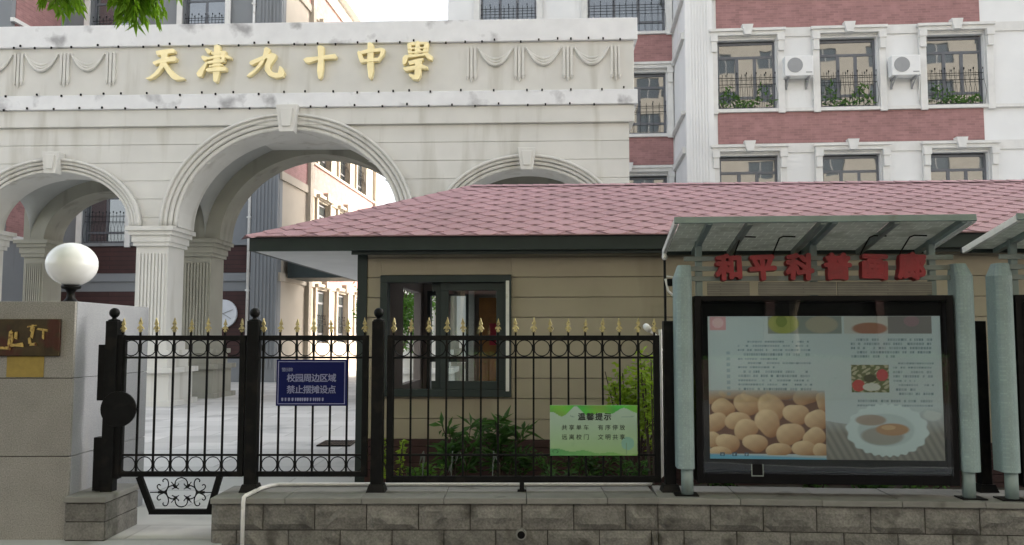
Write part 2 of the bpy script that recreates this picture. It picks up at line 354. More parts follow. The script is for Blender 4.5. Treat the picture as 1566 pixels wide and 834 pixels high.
# window heads measured on the right block
cR = [(B.on(a, 120, -3)[0], B.on(b, 120, -3)[0]) for a, b in ((1098, 1187), (1254, 1342), (1417, 1506))]
zhead = B.on(1300, 57, -3)[1]; zsill = B.on(1300, 163, -3)[1]
bz1 = B.on(1300, 167, -3)[1] - .02; bz0 = B.on(1300, 220, -3)[1] + .02
zh = lambda k: zhead + FL * (k - 2)              # k = storey index, 0 = ground floor
wh = zhead - zsill
STO = [0, 1, 2, 3]
def block(name, label, x0, x1, y0, depth, cols, bands, group='school buildings', pil=(), skip=(), guard_rows=(1, 2, 3)):
    t = thing(name, label, 'building', B, group)
    holes = [(a, b, zh(k) - wh, zh(k)) for a, b in cols for k in STO if (a, k) not in skip and zh(k) < HT - .4]
    mb = MB(); wall_boxes(mb, x0, x1, -.1, HT, holes, y0, y0 + .3); mb.build('front_wall', m_wallw, t)
    mb = MB(); mb.box(x0, x0 + .3, y0 + .3, y0 + depth, -.1, HT); mb.box(x1 - .3, x1, y0 + .3, y0 + depth, -.1, HT); mb.box(x0 + .3, x1 - .3, y0 + depth - .3, y0 + depth, -.1, HT); mb.build('rear_wall', m_wallw, t)
    mb = MB(); mb.box(x0 - .35, x1 + .35, y0 - .35, y0 + depth + .35, HT, HT + .35); mb.build('roof', m_trim, t)
    for a, b in bands:
        for k in STO:
            za = zh(k) + .36; zb_ = zh(k) + FL - wh - .14
            if zb_ < HT:
                mb = MB(); mb.box(a, b, y0 - .02, y0 + .01, za, zb_); mb.build('brick_panel', m_brick, t)
    for k in STO:
        mb = MB(); mb.box(x0 - .03, x1 + .03, y0 - .10, y0 - .001, zh(k) + FL - wh - .13, zh(k) + FL - wh - .03); mb.build('sill_course', m_trim, t)
        mb = MB(); mb.box(x0 - .02, x1 + .02, y0 - .05, y0 - .0015, zh(k) + .06, zh(k) + .34); mb.build('string_course', m_trim, t)
    for a, b in cols:
        for k in STO:
            if (a, k) in skip or zh(k) > HT - .4: continue
            window_unit(t, a, zh(k) - wh, b - a, wh - .05, y0 + .16, False, k in guard_rows)
            mb = MB(); hood(mb, a, b, zh(k) + .0, y0 - .06); mb.build('window_hood', m_trim, t)
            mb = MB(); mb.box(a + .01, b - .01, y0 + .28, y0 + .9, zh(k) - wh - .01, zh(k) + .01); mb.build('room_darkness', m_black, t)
    for a, b in pil:
        mb = MB(); mb.box(a, b, y0 - .16, y0 - .002, -.1, HT - .02); flutes(mb, a + .1, b - .1, .5, HT - .6, y0 - .158, 7); mb.build('fluted_pilaster', m_wallw, t)
    return t
rb_end = B.on(1566, 100, -3)[0] + 3.5
pr1 = B.on(1090, 150, -3)[0]
bandR = (B.on(1098, 200, -3)[0], B.on(1505, 200, -3)[0])
more_cols = [(cR[2][0] + 5.2, cR[2][1] + 5.2), (cR[2][0] + 8.6, cR[2][1] + 8.6)]
rblock = block('school_block', 'white school wing with brick bands, three window columns and two air conditioners', xR, rb_end + 34, -3.0, 14, cR + more_cols, [bandR, (more_cols[0][0] - .2, more_cols[1][1] + .2)], pil=[(xR + .005, pr1)])  # lengthened far out of view so the block keeps the low sun off
# returns of the string courses on the side wall of the right block
for k in STO:
    mb = MB(); mb.box(xR - .10, xR - .002, -2.98, -.12, zh(k) + .10, zh(k) + .30); mb.build('string_course', m_trim, rblock)
    mb = MB(); mb.box(xR - .12, xR - .002, -2.98, -.12, zh(k) + FL - wh - .13, zh(k) + FL - wh - .03); mb.build('sill_course', m_trim, rblock)
for (a, b) in cR:
    for k in (2,):
        lf = MB()
        ph_ = random.uniform(0, 6); fq = random.uniform(1.6, 4)
        for j in range(random.choice((60, 110, 90))):
            x = random.uniform(a + .1, b - .1); hh = .16 + .55 * abs(math.sin((x - a) * fq + ph_)) ** 3; p = Vector((x, -3.02 + random.uniform(-.06, .10), zh(k) - wh + .02 + hh * random.random()))
            d = Vector((random.uniform(-1, 1), random.uniform(-.5, .5), random.uniform(-.1, 1))).normalized(); s = d.cross(Vector((0, 1, .2))).normalized(); L = random.uniform(.10, .2); W = .05
            lf.add([p, p + d * L * .45 + s * W / 2, p + d * L, p + d * L * .45 - s * W / 2], [(0, 1, 2), (0, 2, 3)])
        mb = lf.build('potted_foliage', m_leafg, rblock)
# recessed block
cA = (B.on(900, 160, 0)[0], B.on(1019, 160, 0)[0]); cB = (B.on(735, 10, 0)[0], B.on(820, 10, 0)[0])
bblock = block('school_block', 'recessed white and brick school block rising directly behind the arched gateway', xBl, xR - .002, 0.0, 7.5, [cA, cB], [(xBl + .5, xR - .05)])
# left wing with its long side turned to the passage
wl_end = 14.0
cC = (B.on(282, 14, 0)[0], B.on(345, 14, 0)[0]); cD = (B.on(128, 350, 0)[0], B.on(192, 350, 0)[0])
lwing = thing('school_block', 'school wing receding into sunlight beyond the main arch', 'building', B, 'school buildings')
holes = [(a, b, zh(k) - wh, zh(k)) for a, b in (cC, cD) for k in (1, 2, 3)]
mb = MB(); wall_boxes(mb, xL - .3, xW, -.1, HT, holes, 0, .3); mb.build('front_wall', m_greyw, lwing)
sc = [(4.3 + 3.0 * i, 5.9 + 3.0 * i) for i in range(3)]
sholes = [(a, b, zh(k) - wh, zh(k)) for a, b in sc for k in STO]
mb = MB(); wall_boxes(mb, .3, wl_end, -.1, HT, sholes, 0, .3, swap=xW); mb.build('side_wall', m_cremew, lwing)
mb = MB(); mb.box(xL - .3, xW - .3, wl_end - .3, wl_end, -.1, HT); mb.box(xL - .3, xL, .3, wl_end - .3, -.1, HT); mb.build('rear_wall', m_wallw, lwing)
mb = MB(); mb.box(xL - .6, xW + .35, -.35, wl_end + .35, HT, HT + .3); mb.build('roof', m_trim, lwing)
mb = MB(); mb.box(xW - .95, xW - .01, -.14, -.002, -.1, HT - .02); flutes(mb, xW - .88, xW - .08, .5, HT - .6, -.138, 6, .025); mb.build('corner_pilaster', m_greyw, lwing)
for k in STO:
    for bb in ((xL, xW - .96, -.10, -.001, zh(k) + FL - wh - .13, zh(k) + FL - wh - .03), (xL, xW - .96, -.07, -.0015, zh(k) + .06, zh(k) + .34),
               (xW + .001, xW + .12, .0, wl_end, zh(k) + FL - wh - .13, zh(k) + FL - wh - .03), (xW + .0015, xW + .08, .0, wl_end, zh(k) + .06, zh(k) + .36)):
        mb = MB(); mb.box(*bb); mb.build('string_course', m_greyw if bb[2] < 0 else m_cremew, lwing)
for ya in (3.0, wl_end - .35): mb = MB(); mb.box(xW + .001, xW + .16, ya, ya + .35, -.1, HT - .02); mb.build('side_pilaster', m_cremew, lwing)
for k in STO:
    za, zb_ = zh(k) + .36, zh(k) + FL - wh - .14
    if zb_ > HT: continue
    for a, b in ((3.36, wl_end - .36), (.15, 2.98)):
        if a < 1 and k < 1: continue
        mb = MB(); mb.box(xW + .0005, xW + .03, a, b, za, zb_); mb.build('brick_panel', m_brick, lwing)
    mb = MB(); mb.box(xL, xW - .97, -.03, -.0005, za, zb_); mb.build('brick_panel', m_brick if k else m_brickd, lwing)
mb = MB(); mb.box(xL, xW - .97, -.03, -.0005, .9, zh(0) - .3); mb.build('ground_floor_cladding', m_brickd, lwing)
for a, b in (cC, cD):
    for k in (1, 2, 3):
        window_unit(lwing, a, zh(k) - wh, b - a, wh - .05, .16, False, True, 2); mb = MB(); hood(mb, a, b, zh(k), -.05); mb.build('window_hood', m_trim, lwing)
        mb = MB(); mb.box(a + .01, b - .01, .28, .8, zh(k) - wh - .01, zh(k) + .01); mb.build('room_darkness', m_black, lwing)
for a, b in sc:
    for k in STO:
        window_unit(lwing, a, zh(k) - wh, b - a, wh - .05, xW - .14, True, True, 2)
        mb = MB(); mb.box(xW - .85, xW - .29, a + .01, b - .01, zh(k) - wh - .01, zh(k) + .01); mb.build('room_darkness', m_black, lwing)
        mb = MB(); mb.box(xW + .06, xW + .22, a - .25, b + .25, zh(k) + .10, zh(k) + .22); mb.box(xW + .06, xW + .28, (a + b) / 2 - .12, (a + b) / 2 + .12, zh(k) + .08, zh(k) + .40)
        for yy in (a - .13, b + .13): mb.box(xW + .005, xW + .10, yy - .09, yy + .09, zh(k) - wh, zh(k) + .06)
        mb.build('window_hood', m_cremew, lwing)
# left projecting block
lblock = thing('school_block', 'brick school block with white string course at the far side of gateway', 'building', B, 'school buildings')
mb = MB(); mb.box(xL - 14, xL, -3.0, 8, -.1, HT); mb.build('wall', m_greyw, lblock)
mb = MB(); mb.box(xL - 14.3, xL + .3, -3.3, 8.3, HT, HT + .3); mb.build('roof', m_trim, lblock)
for k in STO:
    zz = zh(k) + FL - wh; mb = MB(); mb.box(xL + .001, xL + .14, -3.05, -.11, zz - .16, zz - .03); mb.build('string_course', m_trim, lblock)
for k in STO:
    mb = MB(); mb.box(xL + .0005, xL + .03, -2.8, -.35, zh(k) + FL - wh - .03 + (.01), zh(k) + FL + FL - wh - .17 if k < 3 else HT - .2); mb.build('brick_panel', m_brick, lblock)
# dark canopy over the passage
fc = thing('passage_canopy', 'dark metal canopy spanning the passage between the school blocks', 'canopy', B)
z0 = B.on(480, 425, .5)[1]
mb = MB(); mb.box(xW + .17, xBl - .02, .5, 2.6, z0, z0 + 1.0); mb.build('beam', m_dark, fc)
mb = MB(); mb.box(xW + .17, xBl - .02, .35, 2.75, z0 + 1.002, z0 + 1.08); mb.build('top_sheet', m_dark, fc)
# round disc and downpipe on the left wing
dx, dz = B.on(341, 480, -.12)
dd = thing('wall_disc', 'round white disc with thin grey arms on dark red cladding', 'disc', None, None, B.wl(dx, -.05, dz), B.rz)
mb = MB(); n = 32
mb.prism([(.5 * math.cos(6.28318 * i / n), .5 * math.sin(6.28318 * i / n)) for i in range(n)], -.08, .02); mb.build('face', m_dish, dd, False, .01)
mb = MB(); mb.tube([(0, -.1, 0), (.36, -.09, .14)], .012, 5); mb.tube([(0, -.1, 0), (.30, -.09, -.18)], .012, 5); mb.tube([(0, -.1, 0), (-.2, -.09, .3)], .012, 5); mb.build('arm', m_grill, dd)
px_, _ = B.on(377, 450, -.2)
dp = thing('downpipe', 'slim white downpipe beside the grey corner pilaster of school wing', 'pipe', None, None, B.wl(px_, -.12, 0), B.rz)
mb = MB(); mb.tube([(0, 0, 0), (0, 0, HT - .3)], .055, 8); mb.build('pipe', m_pvc, dp, True)
for k in range(6): mb = MB(); mb.box(-.07, .07, -.07, .1, .6 + k * 2.6, .66 + k * 2.6); mb.build('bracket', m_pvc, dp)
# air conditioners
def ac(px, py, label):
    x, z = B.on(px, py, -3.35); t = thing('air_conditioner', label, 'air conditioner', None, 'air conditioners on the school facade', B.wl(x, -3.02, z), B.rz)
    mb = MB(); mb.box(-.42, .42, -.42, -.1, -.31, .31); mb.build('casing', m_ac, t, False, .02)
    mb = MB(); n = 20; mb.prism([(-.12 + .23 * math.cos(6.28318 * i / n), .02 + .23 * math.sin(6.28318 * i / n)) for i in range(n)], -.435, -.42); mb.build('fan_grille', m_grill, t)
    mb = MB(); mb.box(.20, .38, -.43, -.419, -.22, -.19); mb.build('handle', m_grill, t)
    mb = MB()
    for x in (-.3, .3): mb.box(x - .025, x + .025, -.45, .01, -.36, -.312); mb.box(x - .025, x + .025, -.03, .01, -.62, -.36); mb.tube([(x, -.4, -.34), (x, -.01, -.6)], .02, 4)
    mb.build('bracket', m_grill, t)
    mb = MB(); mb.tube([(.42, -.15, -.2), (.5, -.1, -.3), (.5, -.02, -.9), (.5, .02, -1.0)], .025, 6); mb.build('hose', m_ac, t, True)
ac(1221, 102, 'white air conditioner beside the window next to the fluted pilaster')
ac(1384, 101, 'white air conditioner beside the window farthest from the fluted pilaster')

# ------------------------------------------------------------------ arched school gateway
G = Frame(-5.2, 19.6, -2.3)
gw = thing('school_gateway', 'pale stucco triple-arched gateway with gold Chinese characters', 'gateway', G)
ZS = 4.14; W_IN, H_IN = 2.6, 2.25; w_IN, h_IN = 1.8, 1.30; CS = 5.55; XE = 7.9; TH = .9; YB = 2.55
ZT = 6.5
def arch_z(x):
    for c, a, b in ((0, W_IN, H_IN), (-CS, w_IN, h_IN), (CS, w_IN, h_IN)):
        if abs(x - c) < a: return ZS + b * math.sqrt(max(0, 1 - ((x - c) / a) ** 2))
    return None
XS = {-XE, XE}
for c, a in ((0, W_IN), (-CS, w_IN), (CS, w_IN)):
    for i in range(41): XS.add(round(c - a * math.cos(math.pi * i / 40), 5))
XS = sorted(XS)
def arcade(mb, y0, y1, zlo, zhi, soffit=True):
    runs = []; last = None
    for a, b in zip(XS, XS[1:]):
        m = arch_z((a + b) / 2)
        if m is None: za = zb_ = zlo
        else:
            za = arch_z(a) or ZS; zb_ = arch_z(b) or ZS; za = max(za, zlo); zb_ = max(zb_, zlo)
        if min(za, zb_) >= zhi - .004: continue
        za = min(za, zhi); zb_ = min(zb_, zhi)
        vs = [(a, y0, za), (b, y0, zb_), (b, y0, zhi), (a, y0, zhi), (a, y1, za), (b, y1, zb_), (b, y1, zhi), (a, y1, zhi)]
        fs = [(0, 1, 2, 3), (5, 4, 7, 6), (0, 4, 5, 1), (3, 2, 6, 7)]
        if a in (-XE,): fs.append((0, 3, 7, 4))
        if b in (XE,): fs.append((1, 5, 6, 2))
        if last != a or not runs: runs.append(MB())
        last = b; runs[-1].add(vs, fs); mb.add(vs, fs)
    return runs
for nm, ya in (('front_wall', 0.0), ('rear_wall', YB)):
    mb = MB(); arcade(mb, ya, ya + TH, ZS, ZT); mb.build(nm, m_stucco if ya < 1 else m_stucco_shade, gw)
cz = [6.5, 6.08, 5.65, 5.22, 4.79, 4.36, ZS]
for z1, z0 in zip(cz, cz[1:]):
    for q in arcade(MB(), -.022, -.001, z0 + .006, z1 - .006): q.build('wall_course', m_stucco, gw)
# piers with plinth, fluted shaft and capital
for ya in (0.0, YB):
    ms = m_stucco if ya < 1 else m_stucco_shade
    for cx, half in ((-3.2, .38), (3.2, .38), (-7.6, .27), (7.6, .27)):
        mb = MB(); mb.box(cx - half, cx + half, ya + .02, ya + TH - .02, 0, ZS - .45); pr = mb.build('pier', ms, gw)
        mb = MB(); n = 8; wv = 2 * (half - .05) / n
        for i in range(n): mb.box(cx - half + .05 + wv * (i + .2), cx - half + .05 + wv * (i + .8), ya - .012, ya + .019, 1.55, ZS - .62)
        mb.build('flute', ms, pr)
        mb = MB(); e = .02
        for z0, z1, e in ((ZS - .45, ZS - .36, .05), (ZS - .36, ZS - .20, .08), (ZS - .20, ZS - .10, .13), (ZS - .10, ZS - .002, .19)):
            mb.box(cx - half - e, cx + half + e, ya - e, ya + TH + e, z0, z1)
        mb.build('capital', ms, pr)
        mb = MB()
        for z0, z1, e in ((0, .12, .30), (.12, .75, .20), (.75, .87, .30), (.87, 1.15, .12), (1.15, 1.27, .18), (1.27, 1.5, .06)): mb.box(cx - half - e, cx + half + e, ya - e, ya + TH + e, z0, z1)
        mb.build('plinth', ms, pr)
# archivolts: three stepped rolls round each arch, and keystones
def arch_ring(c, a0, b0, a1, b1, y0, y1, n=48):
    mb = MB(); vs = []; fs = []
    for i in range(n + 1):
        t = math.pi * i / n; cs, sn = math.cos(t), math.sin(t)
        vs += [(c + a0 * cs, y0, ZS + b0 * sn), (c + a1 * cs, y0, ZS + b1 * sn), (c + a1 * cs, y1, ZS + b1 * sn), (c + a0 * cs, y1, ZS + b0 * sn)]
    for i in range(n):
        for j in range(4): fs.append((4 * i + j, 4 * i + (j + 1) % 4, 4 * i + 4 + (j + 1) % 4, 4 * i + 4 + j))
    fs += [(0, 1, 2, 3), (4 * n, 4 * n + 1, 4 * n + 2, 4 * n + 3)]
    return mb.add(vs, fs)
for c, a, b, k in ((0, W_IN, H_IN, 1.0), (-CS, w_IN, h_IN, .8), (CS, w_IN, h_IN, .8)):
    mb = MB(); s = .11 * k
    for i, yy in enumerate((-.06, -.10, -.14)):
        q = arch_ring(c, a + s * i + .002, b + s * i + .002, a + s * (i + 1) - .012, b + s * (i + 1) - .012, yy, -.0225); mb.add(q.v, q.f)
    q = arch_ring(c, a + s * 3 - .01, b + s * 3 - .01, a + s * 3 + .05, b + s * 3 + .05, -.18, -.023); mb.add(q.v, q.f)
    mb.build('archivolt', m_stucco, gw, True)
    mb = MB(); zt = ZS + b + s * 3
    mb.prism([(c - .17 * k, zt - .42 * k), (c + .17 * k, zt - .42 * k), (c + .26 * k, zt + .22 * k), (c - .26 * k, zt + .22 * k)], -.30, -.024); ks = mb.build('keystone', m_stucco, gw, False, .015)
    mb = MB(); mb.prism([(c - .10 * k, zt - .30 * k), (c + .10 * k, zt - .30 * k), (c + .15 * k, zt + .12 * k), (c - .15 * k, zt + .12 * k)], -.34, -.299); mb.build('keystone_panel', m_stucco, ks, False, .01)
# groin vaults between the two arcades
for c, a, b in ((0, W_IN + .40, H_IN + .34), (-CS, w_IN + .36, h_IN + .34), (CS, w_IN + .36, h_IN + .34)):
    mb = MB(); n, k = 36, 16; ym = (TH + YB) / 2; h = (YB - TH) / 2
    vs = []
    for j in range(k + 1):
        y = -math.cos(math.pi * j / k)
        for i in range(n + 1):
            x = -math.cos(math.pi * i / n); z = max(b * math.sqrt(max(0, 1 - x * x)), 1.05 * math.sqrt(max(0, 1 - y * y)))
            vs.append((c + x * (a + .0), ym + y * h, ZS + z))
    mb.add(vs, [(j * (n + 1) + i, j * (n + 1) + i + 1, (j + 1) * (n + 1) + i + 1, (j + 1) * (n + 1) + i) for j in range(k) for i in range(n)])
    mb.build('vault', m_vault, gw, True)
for s in (-1, 1): mb = MB(); mb.box(s * 3.2 - .36, s * 3.2 + .36, TH + .002, YB - .002, ZS + 1.0, ZT); mb.build('cross_wall', m_vault, gw)
# entablature: bands, panel, coping
for nm, z0, z1, e, mt in (('lower_band', 6.5, 6.9, .12, m_stucco), ('white_string', 6.9, 7.24, .19, m_white), ('frieze_panel', 7.24, 8.40, .12, m_stucco), ('white_coping', 8.40, 8.92, .20, m_white)):
    mb = MB(); mb.box(-XE - e, XE + e, -e, YB + TH + e, z0 + .001, z1 - .001); mb.build(nm, mt, gw, False, .012)
# rope-light clips
clip = MB(); clip.box(-.018, .018, -.03, 0, -.024, .024); clip = clip.mesh('light_clip'); clip.materials.append(m_iron)
for z, e, st in ((8.40, .2, .42), (7.24, .19, .58), (6.90, .19, .58)):
    x = -7.7
    while x < 7.8:
        obj('light_clip', clip, None, gw, 0, (x + random.uniform(-.06, .06), -e, z + random.uniform(-.03, .04))); x += st * random.uniform(.6, 1.4)
# festoons
pend = MB()
for i in (-1, 0, 1): pend.box(i * .085 - .03, i * .085 + .03, -.045, 0, -.34 - (.05 if i == 0 else 0), .34); pend.tube([(i * .085, -.03, -.34 - (.06 if i == 0 else 0)), (i * .085, -.03, -.42 - (.06 if i == 0 else 0))], [.04, .012], 6)
pend = pend.mesh('pendant'); pend.materials.append(m_stucco)
swag = MB()
for j, (hw, dep) in enumerate(((.40, .26), (.40, .33), (.40, .40))): swag.tube([(hw * t, -.02 - .012 * j, .30 - dep * (1 - t * t)) for t in [i / 10 - 1 for i in range(21)]], [.014 + .026 * (1 - (i / 10 - 1) ** 2) for i in range(21)], 6)
swag = swag.mesh('swag', True); swag.materials.append(m_stucco)
FZ = -.12
for s in (-1, 1):
    xs = [4.27, 5.38, 6.5, 7.6]
    for x in xs: obj('pendant', pend, None, gw, 0, (s * x, FZ, 7.93))
    for a, b in zip(xs, xs[1:]): obj('swag', swag, None, gw, 0, (s * (a + b) / 2, FZ, 7.95))
# gold characters, brush strokes traced as outlines (coordinates on two enlarged views of the photograph)
GL = {
 (210, 50): [
  [[(180,180),(250,168),(350,155),(375,172),(370,200),(290,212),(195,230),(183,205)], [(232,200),(302,200),(287,300),(255,352),(210,410),(150,455),(100,468),(75,455),(120,435),(170,395),(210,345),(232,280)], [(150,290),(240,255),(370,232),(392,255),(380,285),(290,295),(200,312),(170,325),(150,305)], [(245,320),(287,300),(320,350),(370,400),(420,435),(470,455),(465,468),(375,475),(340,455),(300,405),(262,345)]],
  [[(665,160),(690,150),(740,180),(718,210),(698,210)], [(630,240),(650,225),(705,242),(690,277),(655,280)], [(600,440),(585,405),(610,370),(680,290),(708,290),(655,400),(640,440)], [(765,128),(795,118),(825,128),(828,350),(797,490),(775,500),(755,480),(750,350)], [(735,192),(880,180),(885,215),(740,222)], [(690,245),(870,212),(940,245),(935,265),(830,250),(700,272)], [(700,285),(860,262),(872,285),(850,300),(705,315)], [(715,328),(850,312),(850,332),(715,348)], [(680,375),(700,355),(885,340),(892,370),(880,385),(700,395)], [(842,185),(886,190),(870,300),(842,300)]],
  [[(1265,150),(1285,140),(1320,160),(1320,190),(1290,230),(1250,310),(1190,380),(1120,435),(1085,435),(1110,405),(1170,360),(1220,290),(1250,220)], [(1115,295),(1130,280),(1270,220),(1350,200),(1385,215),(1380,250),(1330,320),(1322,360),(1350,395),(1400,400),(1415,330),(1440,340),(1470,400),(1455,440),(1380,455),(1310,430),(1270,380),(1270,320),(1295,262),(1290,255),(1140,325),(1120,315)]]],
 (440, 50): [
  [[(150,265),(180,245),(300,235),(470,208),(490,235),(480,260),(360,265),(290,275),(200,305),(175,300)], [(295,130),(325,122),(360,140),(355,350),(340,440),(320,465),(300,455),(290,380),(300,250)]],
  [[(795,100),(825,92),(855,115),(855,380),(840,450),(825,465),(805,450),(790,330)], [(690,195),(705,175),(735,200),(770,290),(745,302),(720,295),(700,240)], [(700,190),(790,165),(930,150),(965,160),(965,185),(850,195),(740,215)], [(930,155),(970,165),(960,220),(910,290),(870,280),(915,230)], [(740,268),(890,250),(905,285),(745,300)]],
  [[(1190,105),(1235,95),(1240,240),(1205,240)], [(1362,90),(1410,100),(1390,220),(1345,215)], [(1190,105),(1240,92),(1395,90),(1410,112),(1240,128)], [(1275,85),(1310,80),(1330,200),(1265,225)], [(1195,150),(1400,140),(1398,158),(1195,170)], [(1200,190),(1395,178),(1392,198),(1200,212)], [(1145,250),(1170,225),(1400,205),(1450,240),(1440,280),(1390,260),(1370,232),(1200,255),(1180,310),(1155,325),(1145,310)], [(1200,290),(1290,262),(1355,255),(1355,275),(1290,310),(1215,325)], [(1270,300),(1340,280),(1330,430),(1300,475),(1250,470),(1210,430),(1210,410),(1265,425)], [(1150,350),(1180,345),(1340,318),(1400,345),(1400,365),(1330,362),(1180,390),(1160,375)]]]}
for (ox, oy), chars in GL.items():
    for strokes in chars:
        mb = MB()
        for i, st in enumerate(strokes):
            pts = [G.on(ox + x / 6.525, oy + y / 6.525, FZ - .14) for x, y in st]
            mb.prism(pts, FZ - .13 - .004 * i, FZ + .002 - .001 * i)
        mb.build('gold_character', m_gold, gw, False, .012)

# ------------------------------------------------------------------ guard booth
K = Frame(-1.65, 9.07, -3.0)
booth = thing('guard_booth', 'beige plank guard booth with pink shingle hip roof and dark trim', 'booth', K)
BL, BD, WT = 12.5, 3.6, 2.5
wx0, wz1 = K.on(583, 422); wx1, wz0 = K.on(782, 607)
mb = MB(); wall_boxes(mb, .10, BL, .02, WT, [(wx0 + .05, wx1 - .05, wz0 + .05, wz1 - .05)], .024, .11); mb.build('front_wall', m_inner, booth)
mb = MB(); wall_boxes(mb, .16, BL - .1, .02, WT, [(.25, .80, .35, 2.2), (1.35, 2.4, .02, 2.1), (3.5, 5.0, 1, 2.1)], BD - .1, BD); mb.build('rear_wall', m_inner, booth)
mb = MB(); wall_boxes(mb, .11, BD, .02, WT, [(1.9, 3.3, .95, 2.2)], 0, .1, swap=.15); mb.build('side_wall', m_inner, booth)
mb = MB(); mb.box(BL - .1, BL - .002, .112, BD - .102, .02, WT - .002); mb.build('side_wall', m_inner, booth)
mb = MB(); mb.box(.1, BL - .01, .112, BD - .102, .0, .03); mb.build('floor', m_cap, booth)
zb0 = .49; ph = .2125
k = 0; z = zb0
while z < WT - .02:
    z1 = min(z + ph, WT)
    a0, a1, b0, b1 = .106, BL, wx0, wx1
    if z1 <= wz0 or z >= wz1: pieces = [(a0, a1, z, z1)]
    else:
        pieces = [(a0, b0, z, z1), (b1, a1, z, z1)]
        if z < wz0 - .01: pieces.append((b0, b1, z, wz0 + .003))
        if z1 > wz1 + .01: pieces.append((b0, b1, wz1 + .003, z1))
    for p in pieces: mb = MB(); mb.box(p[0], p[1], -.004, .022, p[2] + .004, p[3] - .003); mb.build('siding_plank', m_side, booth, False, .003)
    z = z1
zc = .02
for i in range(6):
    mb = MB(); mb.box(.106, BL, -.03, .022, zc + .003, zc + .078 - .003); mb.build('base_course', m_base, booth, False, .003); zc += .0785
mb = MB(); mb.box(0, .105, -.02, .10, .0, WT); mb.build('corner_post', m_dark, booth, False, .004)
mb = MB(); mb.box(BL + .001, BL + .1, -.02, .10, .0, WT); mb.build('corner_post', m_dark, booth, False, .004)
# sliding window
wn = MB(); T = .075
wn.box(wx0, wx1, -.05, .12, wz0, wz0 + T); wn.box(wx0, wx1, -.05, .12, wz1 - T, wz1); wn.box(wx0, wx0 + T, -.05, .12, wz0 + T, wz1 - T); wn.box(wx1 - T, wx1, -.05, .12, wz0 + T, wz1 - T)
wn = wn.build('window', m_dark, booth, False, .004)
sx0, _ = K.on(674, 500, .02); ix0, iz0 = wx0 + T, wz0 + T; ix1, iz1 = wx1 - T, wz1 - T
mb = MB(); t = .085
mb.box(sx0, ix1, .0, .045, iz0, iz0 + t); mb.box(sx0, ix1, .0, .045, iz1 - t, iz1); mb.box(sx0, sx0 + t, .0, .045, iz0 + t, iz1 - t); mb.box(ix1 - t, ix1, .0, .045, iz0 + t, iz1 - t); sash = mb.build('sash', m_dark, wn, False, .004)
mb = MB(); mb.box(sx0 + t - .005, ix1 - t + .005, .015, .021, iz0 + t - .005, iz1 - t + .005); mb.build('pane', m_clear, wn)
mb = MB(); mb.box(sx0 - .1, ix1 - .12, .055, .095, iz0, iz0 + t); mb.box(sx0 - .1, ix1 - .12, .055, .095, iz1 - t, iz1); mb.box(sx0 - .06, sx0 + .02, .055, .095, iz0 + t, iz1 - t); mb.build('rear_sash', m_dark, wn)
mb = MB(); mb.box(wx1 - .055, wx1 - .02, -.056, -.0505, wz0 + .06, wz1 - .06); mb.build('torn_film', m_pvc, wn)
# interior seen through the window
mb = MB(); mb.box(1.02, 1.32, BD - .5, BD - .46, .03, 2.12); dr = mb.build('inner_door', m_wood, booth)
mb = MB(); mb.box(1.06, 1.28, BD - .51, BD - .501, 1.1, 1.9); mb.build('door_panel', m_wood, dr)
mb = MB(); mb.box(.84, .92, BD - .2, BD - .11, .03, 2.3); mb.box(1.24, 1.33, BD - .2, BD - .11, .03, 2.3); mb.build('door_frame', m_pvc, booth)
mb = MB(); mb.box(.22, .27, BD - .14, BD + .02, .33, 2.24); mb.box(.79, .84, BD - .14, BD + .02, .33, 2.24); mb.box(.27, .79, BD - .14, BD + .02, 2.17, 2.24); mb.box(.27, .79, BD - .14, BD + .02, 1.2, 1.26); mb.box(.51, .55, BD - .12, BD, 1.26, 2.17); mb.build('rear_window_frame', m_dark, booth)
mb = MB(); mb.box(1.1, 2.4, 1.5, 2.1, .72, .76); mb.box(1.15, 1.2, 1.55, 1.6, .03, .72); mb.box(2.3, 2.35, 1.55, 1.6, .03, .72); mb.box(1.15, 1.2, 2.0, 2.05, .03, .72); mb.box(2.3, 2.35, 2.0, 2.05, .03, .72); mb.build('desk', m_wood, booth)
mb = MB(); mb.box(1.20, 1.30, BD - .9, BD - .89, 1.45, 1.75); mb.build('red_notice', m_redp, booth)
# eaves and roof
OL, OF, OBk, ORt = 1.09, .27, .9, .6
ex0, ex1, ey0, ey1 = -OL, BL + ORt, -OF, BD + OBk
ZE = 2.60; fh = .145
mb = MB(); mb.box(ex0, ex1, ey0, ey0 + .04, ZE - fh, ZE); mb.box(ex0, ex1, ey1 - .04, ey1, ZE - fh, ZE); mb.box(ex0, ex0 + .04, ey0 + .041, ey1 - .041, ZE - fh, ZE - .001); mb.box(ex1 - .04, ex1, ey0 + .041, ey1 - .041, ZE - fh, ZE - .001); mb.build('fascia', m_dark, booth, False, .004)
mb = MB(); mb.box(ex0 + .041, ex1 - .041, ey0 + .041, ey1 - .041, ZE - fh + .004, ZE - fh + .03); mb.build('soffit', m_soff, booth)
mb = MB(); mb.box(-.02, ex1 - .06, ey0 + .055, ey0 + .10, ZE - fh - .035, ZE - fh + .003); mb.build('gutter_board', m_dark, booth)
hd = (ey1 - ey0) / 2; yr = ey0 + hd
rx0, rz_ = K.on(722, 284, yr); rz_ -= .01; rx1 = ex1 - hd
deck = MB(); vs = [(ex0 - .03, ey0 - .03, ZE), (ex1 + .03, ey0 - .03, ZE), (ex1 + .03, ey1 + .03, ZE), (ex0 - .03, ey1 + .03, ZE), (rx0, yr, rz_), (rx1, yr, rz_)]
deck.add(vs, [(0, 1, 5, 4), (1, 2, 5), (2, 3, 4, 5), (3, 0, 4), (0, 3, 2, 1)]); roof = deck.build('roof', m_roofd, booth)
